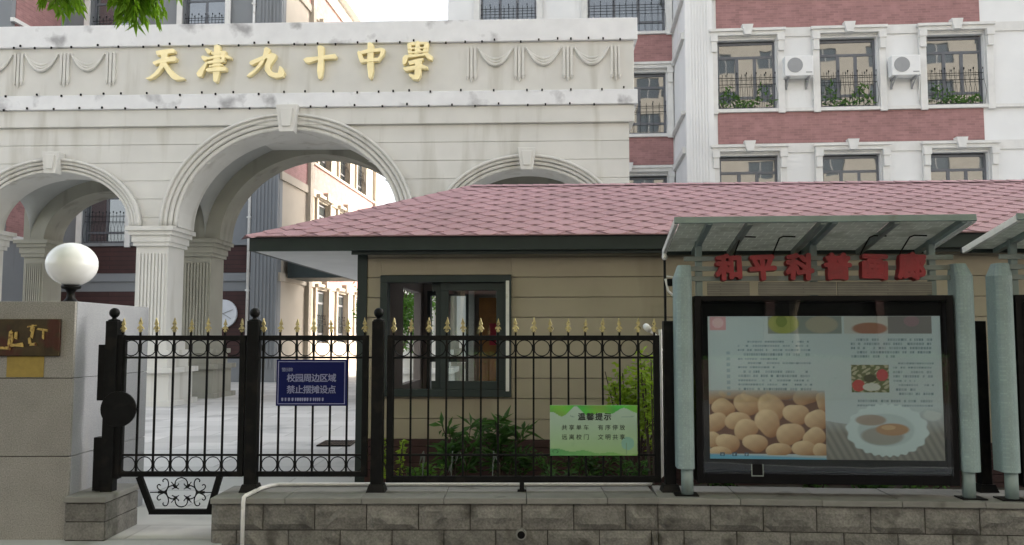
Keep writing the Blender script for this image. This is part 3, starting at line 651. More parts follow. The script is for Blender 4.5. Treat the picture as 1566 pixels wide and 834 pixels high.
# hexagonal shingle tabs on the front slope
y0r, z0r = ey0 - .03, ZE; sl_len = math.hypot(yr - y0r, rz_ - z0r); ang = math.atan2(rz_ - z0r, yr - y0r)
tw, th_ = .335, .143
def tab_mesh(dep):
    mb = MB(); e = .006
    p = [(-.058, 0), (.058, 0), (.1655, th_), (.1655, th_ * 1.6), (-.1655, th_ * 1.6), (-.1655, th_)]
    n = 6; zt = [.009, .009, .0022, .001, .001, .0022]
    vs = [(x, y, 0.0005) for x, y in p] + [(x, y, zt[i]) for i, (x, y) in enumerate(p)]
    mb.add(vs, [tuple(range(n - 1, -1, -1)), tuple(range(n, 2 * n))] + [(i, (i + 1) % n, n + (i + 1) % n, n + i) for i in range(n)]); return mb.mesh('shingle')
tabm = tab_mesh(0); tabm.materials.append(m_roof)
rows = int(sl_len / th_) ; tabs = []
for r in range(rows):
    sy = r * th_; fr_ = (sy + th_ * .9) / sl_len
    xa = (ex0 - .03) + (rx0 - ex0 + .03) * fr_; xb = (ex1 + .03) + (rx1 - ex1 - .03) * fr_
    x = ex0 - .2 + (tw / 2 if r % 2 else 0)
    while x < ex1:
        if x - .14 > xa and x + .14 < xb: tabs.append((x, sy, r))
        x += tw
ca, sa = math.cos(ang), math.sin(ang)
def tab_loc(x, sy, lift=0.0): return (x, y0r + sy * ca - sa * lift, z0r + sy * sa + ca * lift)
tabs.sort(key=lambda t: (t[0] > 5.6, t[2]))
vis = [t for t in tabs if t[0] < 5.6]; rest = [t for t in tabs if t[0] >= 5.6]
rest += vis[300:]; vis = vis[:300]
for x, sy, r in vis: obj('shingle', tabm, None, roof, 0, tab_loc(x, sy, .0035 + .001 * random.random()), (ang, 0, 0))
mb = MB(); base = [v.co.copy() for v in tabm.vertices]; pf = [tuple(p.vertices) for p in tabm.polygons]; Rm = Matrix.Rotation(ang, 3, 'X')
for x, sy, r in rest:
    l = Vector(tab_loc(x, sy, .0035)); mb.add([l + Rm @ c for c in base], pf)
o = mb.build('shingle_field', m_roof, roof); o['kind'] = 'stuff'
# solid shingle strip beside the hip and overlapping caps on hip and ridge
capm = MB(); capm.add([(-.11, 0, -.03), (0, 0, .012), (.11, 0, -.03), (-.11, .26, -.038), (0, .26, .004), (.11, .26, -.038)], [(0, 1, 4, 3), (1, 2, 5, 4)]); capm = capm.mesh('ridge_cap'); capm.materials.append(m_roof)
def caps(a, b, n):
    a = Vector(a); b = Vector(b); d = (b - a); q = d.normalized().to_track_quat('Y', 'Z')
    for i in range(n):
        o = obj('ridge_cap', capm, None, roof, 0, a + d * (i / n) + Vector((0, 0, .012))); o.rotation_euler = q.to_euler()
caps((ex0 - .03, ey0 - .03, ZE), (rx0, yr, rz_), int(math.dist((ex0, ey0, ZE), (rx0, yr, rz_)) / .2))
caps((rx0, yr, rz_), (rx1, yr, rz_), int((rx1 - rx0) / .2))
mb = MB()                                        # fills the ragged edge along the hip
for i in range(rows):
    f0, f1 = i / rows, (i + 1) / rows; xa = ex0 + (rx0 - ex0) * f0; xb = ex0 + (rx0 - ex0) * f1
    p = [Vector(tab_loc(xa - .02, f0 * sl_len, .006)), Vector(tab_loc(xa + .40, f0 * sl_len, .006)), Vector(tab_loc(xb + .40, f1 * sl_len, .002)), Vector(tab_loc(xb - .02, f1 * sl_len, .002))]
    mb.add(p, [(0, 1, 2, 3)])
mb.build('hip_strip', m_roof, roof)
mb = MB(); mb.box(ex0 - .03, ex1 + .03, y0r - .012, y0r + .04, ZE + .001, ZE + .012); mb.build('drip_edge', m_roof, roof)

# ------------------------------------------------------------------ low stone wall, short pier, coping
ZC = .335
blocks = []
for s in range(6):                               # six split-face variants, outer face towards -y
    mb = MB(); nx, nz = 7, 4; r2 = random.Random(s + 3); vs = []
    ridge = r2.uniform(.35, .65)
    for j in range(nz + 1):
        for i in range(nx + 1):
            u, v = i / nx, j / nz; edge = min(u, 1 - u, v * .6, (1 - v) * .6)
            d = 0 if edge == 0 else .008 + .030 * min(1, edge * 5) * (1.0 if v > ridge - .15 * math.sin(u * 5 + s) else .35) + r2.uniform(-.008, .008)
            vs.append(((u - .5) * .388, -d, (v - .5) * .190))
    fs = [(j * (nx + 1) + i, j * (nx + 1) + i + 1, (j + 1) * (nx + 1) + i + 1, (j + 1) * (nx + 1) + i) for j in range(nz) for i in range(nx)]
    mb.add(vs, fs); n0 = len(mb.v)
    mb.add([(x, .12, z) for x, z in ((-.194, -.095), (.194, -.095), (.194, .095), (-.194, .095))], [(0, 3, 2, 1)])
    c = [0, nx, (nz + 1) * (nx + 1) - 1, nz * (nx + 1)]
    bot = list(range(nx + 1)); top = [nz * (nx + 1) + i for i in range(nx + 1)]; le = [j * (nx + 1) for j in range(nz + 1)]; ri = [j * (nx + 1) + nx for j in range(nz + 1)]
    mb.f += [tuple(bot[::-1]) + (n0, n0 + 1)[::1], tuple(top) + (n0 + 2, n0 + 3), tuple(le) + (n0 + 3, n0), tuple(ri[::-1]) + (n0 + 1, n0 + 2)]
    me = mb.mesh('stone_block'); me.materials.append(m_block); blocks.append(me)
def stone_wall(name, label, fr, length, group, depth=.5, cap_len=.6, first=0.0, drain=None):
    t = thing(name, label, 'wall', fr, group)
    mb = MB(); mb.box(0.0, length, .012, depth - .012, -.40, ZC - .052); mb.build('core', m_mortar, t)
    for c in range(3):
        zc = ZC - .052 - .0975 - c * .198; x = -(.2 if c % 2 else 0) + first
        while x < length - .02:
            a, b = max(x, 0), min(x + .396, length)
            if b - a > .05:
                o = obj('stone_block', random.choice(blocks), None, t, 0, ((a + b) / 2, .002, zc)); o.scale = ((b - a - .008) / .388, 1, random.choice((1, -1)))
            x += .396
    x = 0
    while x < length - .01:
        b = min(x + cap_len * random.uniform(.95, 1.05), length)
        if length - b < .15: b = length
        mb = MB(); mb.box(x + .0015, b - .0015, -.035, depth + .02, ZC - .048 + random.uniform(0, .001), ZC + random.uniform(-.003, .001)); mb.build('coping_slab', m_cap, t, False, .006); x = b
    if drain:
        n = 18; mb = MB(); prof = [(.030, 0), (.030, 0)]
        mb.prism([(drain[0] + .040 * math.cos(6.28318 * i / n), drain[1] + .040 * math.sin(6.28318 * i / n)) for i in range(n)], -.058, .05); p = mb.build('drain_collar', m_cap, t)
        mb = MB(); mb.prism([(drain[0] + .029 * math.cos(6.28318 * i / n), drain[1] + .029 * math.sin(6.28318 * i / n)) for i in range(n)], -.0595, -.05); mb.build('drain_hole', m_black, p)
    return t
W1 = Frame(-2.30, 6.62, 0); W2 = Frame(1.115, 6.62, -4.0)
dxx, dzz = W1.on(797, 818, -.05)
stone_wall('stone_wall', 'low split-stone wall carrying the iron fence, with a round drain hole', W1, 3.417, 'low stone walls', drain=(dxx, dzz))
stone_wall('stone_wall', 'low split-stone wall carrying the display cases', W2, 4.6, 'low stone walls')
sp = thing('stone_pier', 'short stone block beneath the gate post with the lock guard', 'stone pier', None, None, (-3.28, 6.65, 0))
mb = MB(); mb.box(-.15, .145, .01, .57, -.1, ZC - .05); mb.build('core', m_mortar, sp)
for c in range(2):
    mb = MB(); mb.box(-.155, .15, 0, .012, .002 + c * .142, .138 + c * .142); mb.build('stone_block', m_block, sp, False, .008)
    mb = MB(); mb.box(.1455, .156, .014, .575, .002 + c * .142, .138 + c * .142); mb.build('stone_block', m_block, sp, False, .005)
mb = MB(); mb.box(-.162, .165, -.02, .6, ZC - .047, ZC); mb.build('coping_slab', m_cap, sp, False, .008)

# ------------------------------------------------------------------ granite gate pillar with plaque and globe lamp
pl = thing('granite_pillar', 'broad grey granite gate pillar with dark bronze plaque', 'pillar', None, None, (-3.44, 6.70, 0))
PW, PD, PH = 2.4, 1.36, 1.84
mb = MB(); mb.box(-PW + .02, -.02, .02, PD - .02, -.1, PH - .02); mb.build('core', m_mortar, pl)
for z0, z1 in ((-.05, .63), (.63, 1.235), (1.235, PH)):
    for a, b in ((-PW, -1.25), (-1.25, -.0)):
        mb = MB(); mb.box(a + .002, b - .002, 0, .03, z0 + .003, z1 - .003); mb.build('granite_slab', m_granite, pl, False, .004)
    mb = MB(); mb.box(-.028, .0, .032, PD, z0 + .002, z1 - .002); mb.build('side_slab', m_granite_skylit, pl, False, .004)
mb = MB(); mb.box(-PW + .002, -.03, .032, PD - .002, PH - .03, PH - .002); mb.build('top_slab', m_granite, pl, False, .004)
x1, z1 = Frame(-3.44, 6.7, 0).on(92, 488, -.03); x0, z0 = Frame(-3.44, 6.7, 0).on(-70, 545, -.03)
mb = MB(); mb.box(x0, x1, -.03, -.001, z0, z1); pq = mb.build('plaque', m_plq, pl, False, .006); pq['label'] = 'dark bronze plaque with worn red and gilt characters'
rg = random.Random(21); xx = x1 - .10
for (cx, cz_) in ((x1 - .17, (z0 + z1) / 2), (x1 - .37, (z0 + z1) / 2), (x1 - .58, (z0 + z1) / 2)):
    mb = MB()
    for i in range(7):
        hx, hz = rg.uniform(-.06, .06), rg.uniform(-.10, .10); ww, hh = (rg.uniform(.05, .12), rg.uniform(.012, .024)) if i % 2 else (rg.uniform(.014, .028), rg.uniform(.05, .14))
        a = rg.uniform(-.3, .3); c, s = math.cos(a), math.sin(a)
        mb.prism([(cx + hx + c * u * ww / 2 - s * v * hh / 2, cz_ + max(-.1, min(.1, hz + s * u * ww / 2 + c * v * hh / 2))) for u, v in ((-1, -.7), (1, -1), (.9, 1), (-.8, .8))], -.037 - .0007 * i, -.029)
    mb.build('gilt_character', m_plg, pq)
xa, za = Frame(-3.44, 6.7, 0).on(10, 577, 0); xb, zb_ = Frame(-3.44, 6.7, 0).on(68, 546, 0)
mb = MB(); mb.box(xa, xb, -.005, -.001, za, z0 - .002); mb.build('tan_sticker', m_tan, pl)
gl = thing('globe_lamp', 'white globe lamp with black neck on top of granite pillar', 'lamp', None, None, (-3.74, 7.2, PH - .002))
mb = MB(); mb.lathe([(.07, 0), (.07, .015), (.055, .025), (.035, .05), (.03, .09), (.045, .12), (.075, .13), (.08, .15), (.06, .155)], 0, 0, 20); mb.build('neck', m_iron, gl, True)
mb = MB(); prof = [(.205 * math.cos(t), .335 + .185 * math.sin(t)) for t in [R(-74) + R(163) * i / 18 for i in range(19)]]; mb.lathe(prof, 0, 0, 32); mb.build('globe', m_globe, gl, True)

# ------------------------------------------------------------------ iron fence
YF = 6.88
Fz = Frame(0, YF, 0)
fx = lambda px, py=600: Fz.on(px, py)[0]
fz = lambda py: Fz.on(783, py)[1]
zr1, zr2, zr3, zr4, zr4b = fz(517), fz(547), fz(696), fz(725), fz(733)
spear = MB()
half = [(0, .128), (.010, .095), (.020, .070), (.008, .066), (.010, .056), (.027, .040), (.031, .024), (.020, .030), (.010, .034), (.012, .022), (.020, .012), (.010, .004), (.006, 0)]
outl = [(x, z) for x, z in half] + [(-x, z) for x, z in half[:0:-1]]
spear.prism(outl, -.008, .008); spear = spear.mesh('spear_finial'); spear.materials.append(m_spear)
rings = {}
def ring_mesh(r):
    k = round(r, 4)
    if k not in rings:
        mb = MB(); n = 20; mb.tube([(r * math.cos(6.28318 * i / n), 0, r * math.sin(6.28318 * i / n)) for i in range(n)], .0042, 4, True); me = mb.mesh('ring'); me.materials.append(m_iron); rings[k] = me
    return rings[k]
def panel(t, x0, x1, pxs, bottom, low_rings=True, stiles=(True, True), zlow=None):
    """rails, stiles, pickets (> spear finial) and rings, local to thing t at (0, YF, 0)"""
    def rail(z, h, d=.018):
        mb = MB(); mb.box(x0, x1, -d, d, z - h / 2, z + h / 2); mb.build('rail', m_iron, t, False, .003)
    rail(zr1, .040, .020); rail(zr2, .018, .011); rail(zr3, .016, .011); rail(bottom, .040 if bottom > zr4b + .001 else .050, .020)
    for s, x in zip(stiles, (x0, x1)):
        if s: mb = MB(); sg = 1 if x == x0 else -1; a, b = sorted((x, x + sg * .048)); mb.box(a, b, -.021, .021, bottom - .02, zr1 + .021); mb.build('stile', m_iron, t, False, .003)
    key = ('pk', round(bottom, 3))
    if key not in rings:
        mb = MB(); mb.box(-.0075, .0075, -.0075, .0075, bottom, zr1 + .055); mb.box(-.012, .012, -.012, .012, (zr1 + zr2) / 2 - .025, (zr1 + zr2) / 2 + .025); me = mb.mesh('picket'); me.materials.append(m_iron); rings[key] = me
    for x in pxs:
        o = obj('picket', rings[key], None, t, 0, (x + random.uniform(-.002, .002), 0, 0), (0, R(random.uniform(-.12, .12)), 0)); sf = obj('spear_finial', spear, None, o, 0, (0, 0, zr1 + .045), (0, R(random.uniform(-4, 4)), R(random.uniform(-25, 25)))); q_ = random.uniform(.86, .97); sf.scale = (q_ * .92, 1, q_)
    for a, b in zip(pxs, pxs[1:]):
        g = (b - a) / 2
        obj('ring', ring_mesh(round(min(g, (zr1 - zr2) / 2) - .006, 3)), None, t, 0, ((a + b) / 2, 0, (zr1 + zr2) / 2 - .003))
        if low_rings: obj('ring', ring_mesh(round(min(g, (zr3 - bottom) / 2) - .008, 3)), None, t, 0, ((a + b) / 2, 0, (zr3 + bottom) / 2))
# pedestrian gate leaf
leaf = thing('iron_gate', 'black iron pedestrian gate with scrollwork trapezoid below its bottom rail', 'gate', None, None, (0, YF, 0))
gx = [fx(185.6 + 25.95 * k) for k in range(8)]
panel(leaf, fx(182), fx(375), gx, zr4)
tx = [fx(213, 727), fx(336, 727), fx(320, 783), fx(233, 783)]; zt0, zt1 = zr4 - .02, fz(783)
mb = MB(); hw = .02
def bar(mb, a, b, wd, d=.018):
    a = Vector((a[0], 0, a[1])); b = Vector((b[0], 0, b[1])); n = (b - a).normalized(); s = Vector((-n.z, 0, n.x)) * wd / 2
    p = [a + s, b + s, b - s, a - s]; mb.prism([(q.x, q.z) for q in p], -d, d)
bar(mb, (tx[0], zt0), (tx[3], zt1), .045); bar(mb, (tx[1], zt0), (tx[2], zt1), .045); mb.box(tx[3] - .022, tx[2] + .022, -.019, .019, zt1 - .018, zt1 + .022); mb.build('trapezoid_frame', m_iron, leaf)
def zp(x, y):                                     # from the enlarged view of the scrollwork
    return Fz.on(200 + x / 10.43, 720 + y / 10.43)
mb = MB(); cx, cy = 807, 345
def curve(pts, r=.0045):
    pts = [Vector((*p, 0)) for p in pts]; out = []
    for i in range(len(pts) - 1):
        p0, p1, p2, p3 = pts[max(i - 1, 0)], pts[i], pts[i + 1], pts[min(i + 2, len(pts) - 1)]
        for k in range(4):
            t = k / 4; out.append(.5 * ((2 * p1) + (p2 - p0) * t + (2 * p0 - 5 * p1 + 4 * p2 - p3) * t * t + (3 * p1 - p0 - 3 * p2 + p3) * t ** 3))
    out.append(pts[-1]); return [(q.x, 0, q.y) for q in out]
for sx in (-1, 1):
    for sy in (-1, 1):
        q = lambda dx, dy: zp(cx + sx * dx, cy + sy * dy)
        mb.tube(curve([q(300, 0), q(250, -25), q(215, -80), q(205, -140), q(225, -200), q(265, -215), q(295, -190), q(285, -165)]), .0048, 5)
        mb.tube(curve([q(240, 10), q(310, -20), q(365, -50), q(385, -95), q(360, -125), q(330, -110)]), .0048, 5)
        mb.tube(curve([q(240, 0), q(215, -70), q(150, -105), q(100, -95)]), .0048, 5)
        mb.tube(curve([q(0, -235), q(60, -215), q(95, -165), q(100, -95)]), .0048, 5)
        mb.tube(curve([q(160, -165), q(100, -95), q(40, -50)]), [.004] * 3 + [.012] * 3 + [.004] * 3, 5)
        mb.tube(curve([q(150, -50), q(110, -70), q(100, -100)]), .0045, 5); mb.tube(curve([q(40, -140), q(60, -110), q(100, -95)]), .0045, 5)
    a, b = zp(cx + sx * 500, cy), zp(cx + sx * 240, cy); c = zp(cx + sx * 370, cy)
    mb.tube([(a[0], 0, a[1]), (c[0], 0, c[1])], .005, 5); mb.tube([(c[0], 0, c[1]), (b[0], 0, b[1])], .011, 5)
mb.build('scrollwork', m_iron, leaf)
# fence panels
p2 = thing('iron_fence', 'black iron fence panel behind the blue sign, rings along top and bottom', 'fence', None, 'iron fence panels', (0, YF, 0))
panel(p2, fx(397), fx(563), [fx(401 + 26.0 * k) for k in range(7)], zr4, True, (False, True))
p3 = thing('iron_fence', 'long black iron fence panel carrying the green notice', 'fence', None, 'iron fence panels', (0, YF, 0))
panel(p3, fx(592), fx(1009), [fx(601.8 + 26.7 * k) for k in range(16)], zr4b, False, (True, True))
mb = MB(); x = fx(798); mb.box(x - .018, x + .018, -.018, .018, ZC + .012, zr4b); mb.box(x - .035, x + .035, -.03, .03, ZC - .001, ZC + .012); mb.build('foot', m_iron, p3)
mb = MB(); mb.box(fx(562), fx(568), -.008, .008, zr2 - .008, zr2 + .008); mb.build('link', m_iron, p2)
def fence_post(px, label, ball=True, wd=.094, name='fence_post', z1=None, foot=True):
    x = fx(px); t = thing(name, label, 'post', None, 'iron fence posts', (x, YF, ZC - .001)); h = (z1 or fz(491)) - ZC
    mb = MB(); mb.box(-wd / 2, wd / 2, -wd / 2, wd / 2, 0, h); mb.build('shaft', m_iron, t, False, .005)
    if foot: mb = MB(); mb.add([(-.075, -.075, 0), (.075, -.075, 0), (.075, .075, 0), (-.075, .075, 0), (-.056, -.056, .06), (.056, -.056, .06), (.056, .056, .06), (-.056, .056, .06)], [(0, 3, 2, 1), (4, 5, 6, 7), (0, 1, 5, 4), (1, 2, 6, 5), (2, 3, 7, 6), (3, 0, 4, 7)]); mb.build('base_flare', m_iron, t)
    if ball:
        mb = MB(); mb.lathe([(.045, h), (.045, h + .01), (.018, h + .018), (.016, h + .03)] + [(.041 * math.cos(a), h + .066 + .041 * math.sin(a)) for a in [R(-62) + R(150) * i / 10 for i in range(11)]], 0, 0, 16); mb.build('ball_finial', m_iron, t, True)
    return t
gp = fence_post(171, 'thick black gate post with round lock guard plate', True, .095, foot=False)
x = fx(171)
mb = MB(); mb.box(fx(152) - x, fx(163) - x, -.045, .045, fz(612) - ZC, fz(527) - ZC); mb.build('hinge_box', m_iron, gp, False, .004)
mb = MB(); mb.box(fx(150) - x, fx(163) - x, -.045, .045, .01, fz(668) - ZC); mb.build('hinge_box', m_iron, gp, False, .004)
mb = MB(); mb.box(fx(179) - x, fx(188) - x, -.03, .03, .10, fz(512) - ZC); mb.build('lock_stile', m_iron, gp, False, .003)
mb = MB(); n = 28; c = fx(186) - x; zc = fz(625) - ZC; r = .142; mb.prism([(c + r * math.cos(6.28318 * i / n), zc + r * math.sin(6.28318 * i / n)) for i in range(n)], -.055, -.032); lg = mb.build('lock_guard', m_iron, gp, False, .004)
mb = MB(); mb.tube([(c + r, -.045, zc), (c + r + .018, -.045, zc)], .008, 6); mb.build('knob', m_iron, lg)
fence_post(387, 'black fence post with ball finial between the iron gate and the blue sign')
fence_post(578, 'black fence post with ball finial in front of the booth corner')
fence_post(1023, 'plain black end post beside the display case under the red characters', False, .085)
fence_post(1500, 'plain black post standing between the two display cases', False, .085)
# ------------------------------------------------------------------ signs on the fence
def paint_sheet(name, w_, h_, nx, nz, fn, mat, parent, y=0.0):
    """a flat print: colour attribute on a grid, fn(u, v) -> rgb arrays (v up)"""
    u, v = np.meshgrid(np.linspace(0, 1, nx), np.linspace(0, 1, nz)); col = fn(u, v)
    me = bpy.data.meshes.new(name); vs = np.stack([u * w_, np.full_like(u, y), v * h_], -1).reshape(-1, 3)
    idx = np.arange(nx * nz).reshape(nz, nx); fs = np.stack([idx[:-1, :-1], idx[:-1, 1:], idx[1:, 1:], idx[1:, :-1]], -1).reshape(-1, 4)
    me.from_pydata(vs.tolist(), [], fs.tolist()); ca_ = me.color_attributes.new('Col', 'FLOAT_COLOR', 'POINT')
    ca_.data.foreach_set('color', np.concatenate([col.reshape(-1, 3), np.ones((nx * nz, 1))], 1).astype(np.float32).ravel())
    return obj(name, me, mat, parent)
YS = YF - .035
Sf = Frame(0, YS, 0)
x0, z1 = Sf.on(423, 550); x1, z0 = Sf.on(530, 621); sw, sh = x1 - x0, z1 - z0
bs = thing('blue_sign', 'dark blue sign with white characters hung on the iron fence', 'sign', None, None, (x0, YS, z0))
mb = MB(); mb.box(0, sw, 0, .012, 0, sh); mb.build('board', m_blue, bs, False, .003)
mb = MB(); e = .014; t_ = .006
mb.box(e, sw - e, -.0025, -.0005, e, e + t_); mb.box(e, sw - e, -.0025, -.0005, sh - e - t_, sh - e); mb.box(e, e + t_, -.0025, -.0005, e + t_, sh - e - t_); mb.box(sw - e - t_, sw - e, -.0025, -.0005, e + t_, sh - e - t_); mb.build('border_line', m_ink, bs)
def line(parent, body, size, xc, zb, mat, pitch=None, off=0.0, y=-.002, name='lettering'):
    n = len(body); pitch = pitch or size * 1.04
    for i, ch in enumerate(body):
        if ch == ' ': continue
        obj(name, text_mesh(ch, size, .0012, off), mat, parent, 0, (xc + (i - (n - 1) / 2) * pitch, y, zb))
line(bs, '警示牌', .034, sw * .155, sh * .745, m_ink, .028)
line(bs, '校园周边区域', .068, sw * .50, sh * .535, m_ink, .0655, .0012)
line(bs, '禁止摆摊设点', .068, sw * .50, sh * .285, m_ink, .0655, .0012)
rl = random.Random(5); mb = MB(); xx = .045
while xx < sw * .66:                              # last line: too small to read in the photograph
    ww = rl.uniform(.010, .018); mb.box(xx, xx + ww, -.0025, -.0005, sh * .115, sh * .115 + .022)
    mb.box(xx + ww * .2, xx + ww * .8, -.0027, -.0024, sh * .115 - .004, sh * .115 + .004); xx += ww + rl.choice((.004, .005, .012))
mb.build('small_print', m_ink, bs)
mb = MB()
for xx in (.06, sw - .06): mb.box(xx - .01, xx + .01, .0125, .028, sh - .03, sh - .01)
mb.build('clip', m_iron, bs)
x0, z1 = Sf.on(841, 620); x1, z0 = Sf.on(975, 697); sw, sh = x1 - x0, z1 - z0
gs = thing('green_notice', 'pale green notice board with black brush characters on the iron fence', 'sign', None, None, (x0, YS, z0))
mb = MB(); mb.box(0, sw, .001, .012, 0, sh); mb.build('board', m_pvc, gs)
def green(u, v):
    c = np.stack([.34 - .10 * (1 - v), .46 - .06 * (1 - v), .42 - .24 * (1 - v)], -1)
    n = .86 + .05 * np.sin(u * 9) + .035 * np.sin(u * 23 + 1) - .10 * np.exp(-((u - .12) / .1) ** 2) + .07 * np.exp(-((u - .3) / .07) ** 2)
    top = (v > n)[..., None]; g = np.stack([.10 + .05 * np.sin(u * 14), .38 + .06 * np.sin(u * 8 + v * 20), .05 + 0 * u], -1); c = np.where(top, g, c)
    lo = (v < .13 - .12 * u + .02 * np.sin(u * 20))[..., None]; c = np.where(lo, np.stack([.08 + u * .1, .28 + u * .1, .10 + 0 * u], -1), c)
    tr = (((u - .89) / .075) ** 2 + ((v - .24) / .13) ** 2 < 1)[..., None]; c = np.where(tr, np.stack([.18 + 0 * u, .36 + 0 * u, .30 + 0 * u], -1), c)
    tk = ((abs(u - .875) < .006) & (v < .25) & (v > .02))[..., None]; c = np.where(tk, np.array([.15, .25, .16]), c)
    bd = ((abs(v - .77 - .06 * (u - .85)) < .008) & (u > .82) & (u < .97))[..., None]; c = np.where(bd, np.array([.22, .33, .28]), c)
    bd = ((abs(v - .78 + .5 * (u - .25)) < .012) & (u > .23) & (u < .28))[..., None]; c = np.where(bd, np.array([.2, .3, .26]), c)
    sg = ((((u - .06) / .035) ** 2 + ((v - .085) / .04) ** 2 < 1) & (((u - .06) / .025) ** 2 + ((v - .085) / .03) ** 2 > 1))[..., None]; c = np.where(sg, np.array([.03, .12, .05]), c)
    return c
paint_sheet('printed_face', sw, sh, 120, 70, green, m_print, gs)
for i, ch in enumerate('温馨提示'): obj('lettering', text_mesh(ch, .062, .0008, .0012), m_ink2, gs, 0, (sw * (.365 + .098 * i), -.002, sh * .715), (0, R(-2 + i * 2), 0))
for i, ch in enumerate('共享单车 有序停放'):
    if ch != ' ': obj('lettering', text_mesh(ch, .046, .0008), m_ink2, gs, 0, (sw * (.165 + (.083 * i)), -.002, sh * .515))
for i, ch in enumerate('远离校门 文明共享'):
    if ch != ' ': obj('lettering', text_mesh(ch, .046, .0008), m_ink2, gs, 0, (sw * (.165 + (.083 * i)), -.002, sh * .325))
mb = MB()
for xx in (.05, sw - .05): mb.box(xx - .01, xx + .01, .0125, .03, sh - .03, sh - .01)
mb.build('clip', m_iron, gs)
# ------------------------------------------------------------------ white conduit
cdt = MB(); xa = W1.o.x + .26; yb = 7.10
xe = (1008 - 783) / F * 7.14
cdt.tube([(xa, 6.565, -.1), (xa, 6.565, .30), (xa + .004, 6.568, .345), (xa + .01, 6.585, ZC + .016), (xa + .03, 6.9, ZC + .016), (xa + .07, 7.05, ZC + .016), (xa + .13, yb, ZC + .016), (.2, yb, ZC + .016), (xe - .13, yb, ZC + .016), (xe - .10, yb, ZC + .02), (xe - .07, yb, ZC + .055), (xe - .03, yb, ZC + .065), (xe, yb, ZC + .085), (xe, yb, 1.62)], .0155, 8)
o = cdt.build('conduit', m_pvc, None, True); tag(o, 'white plastic conduit running over and along the stone coping', 'pipe')

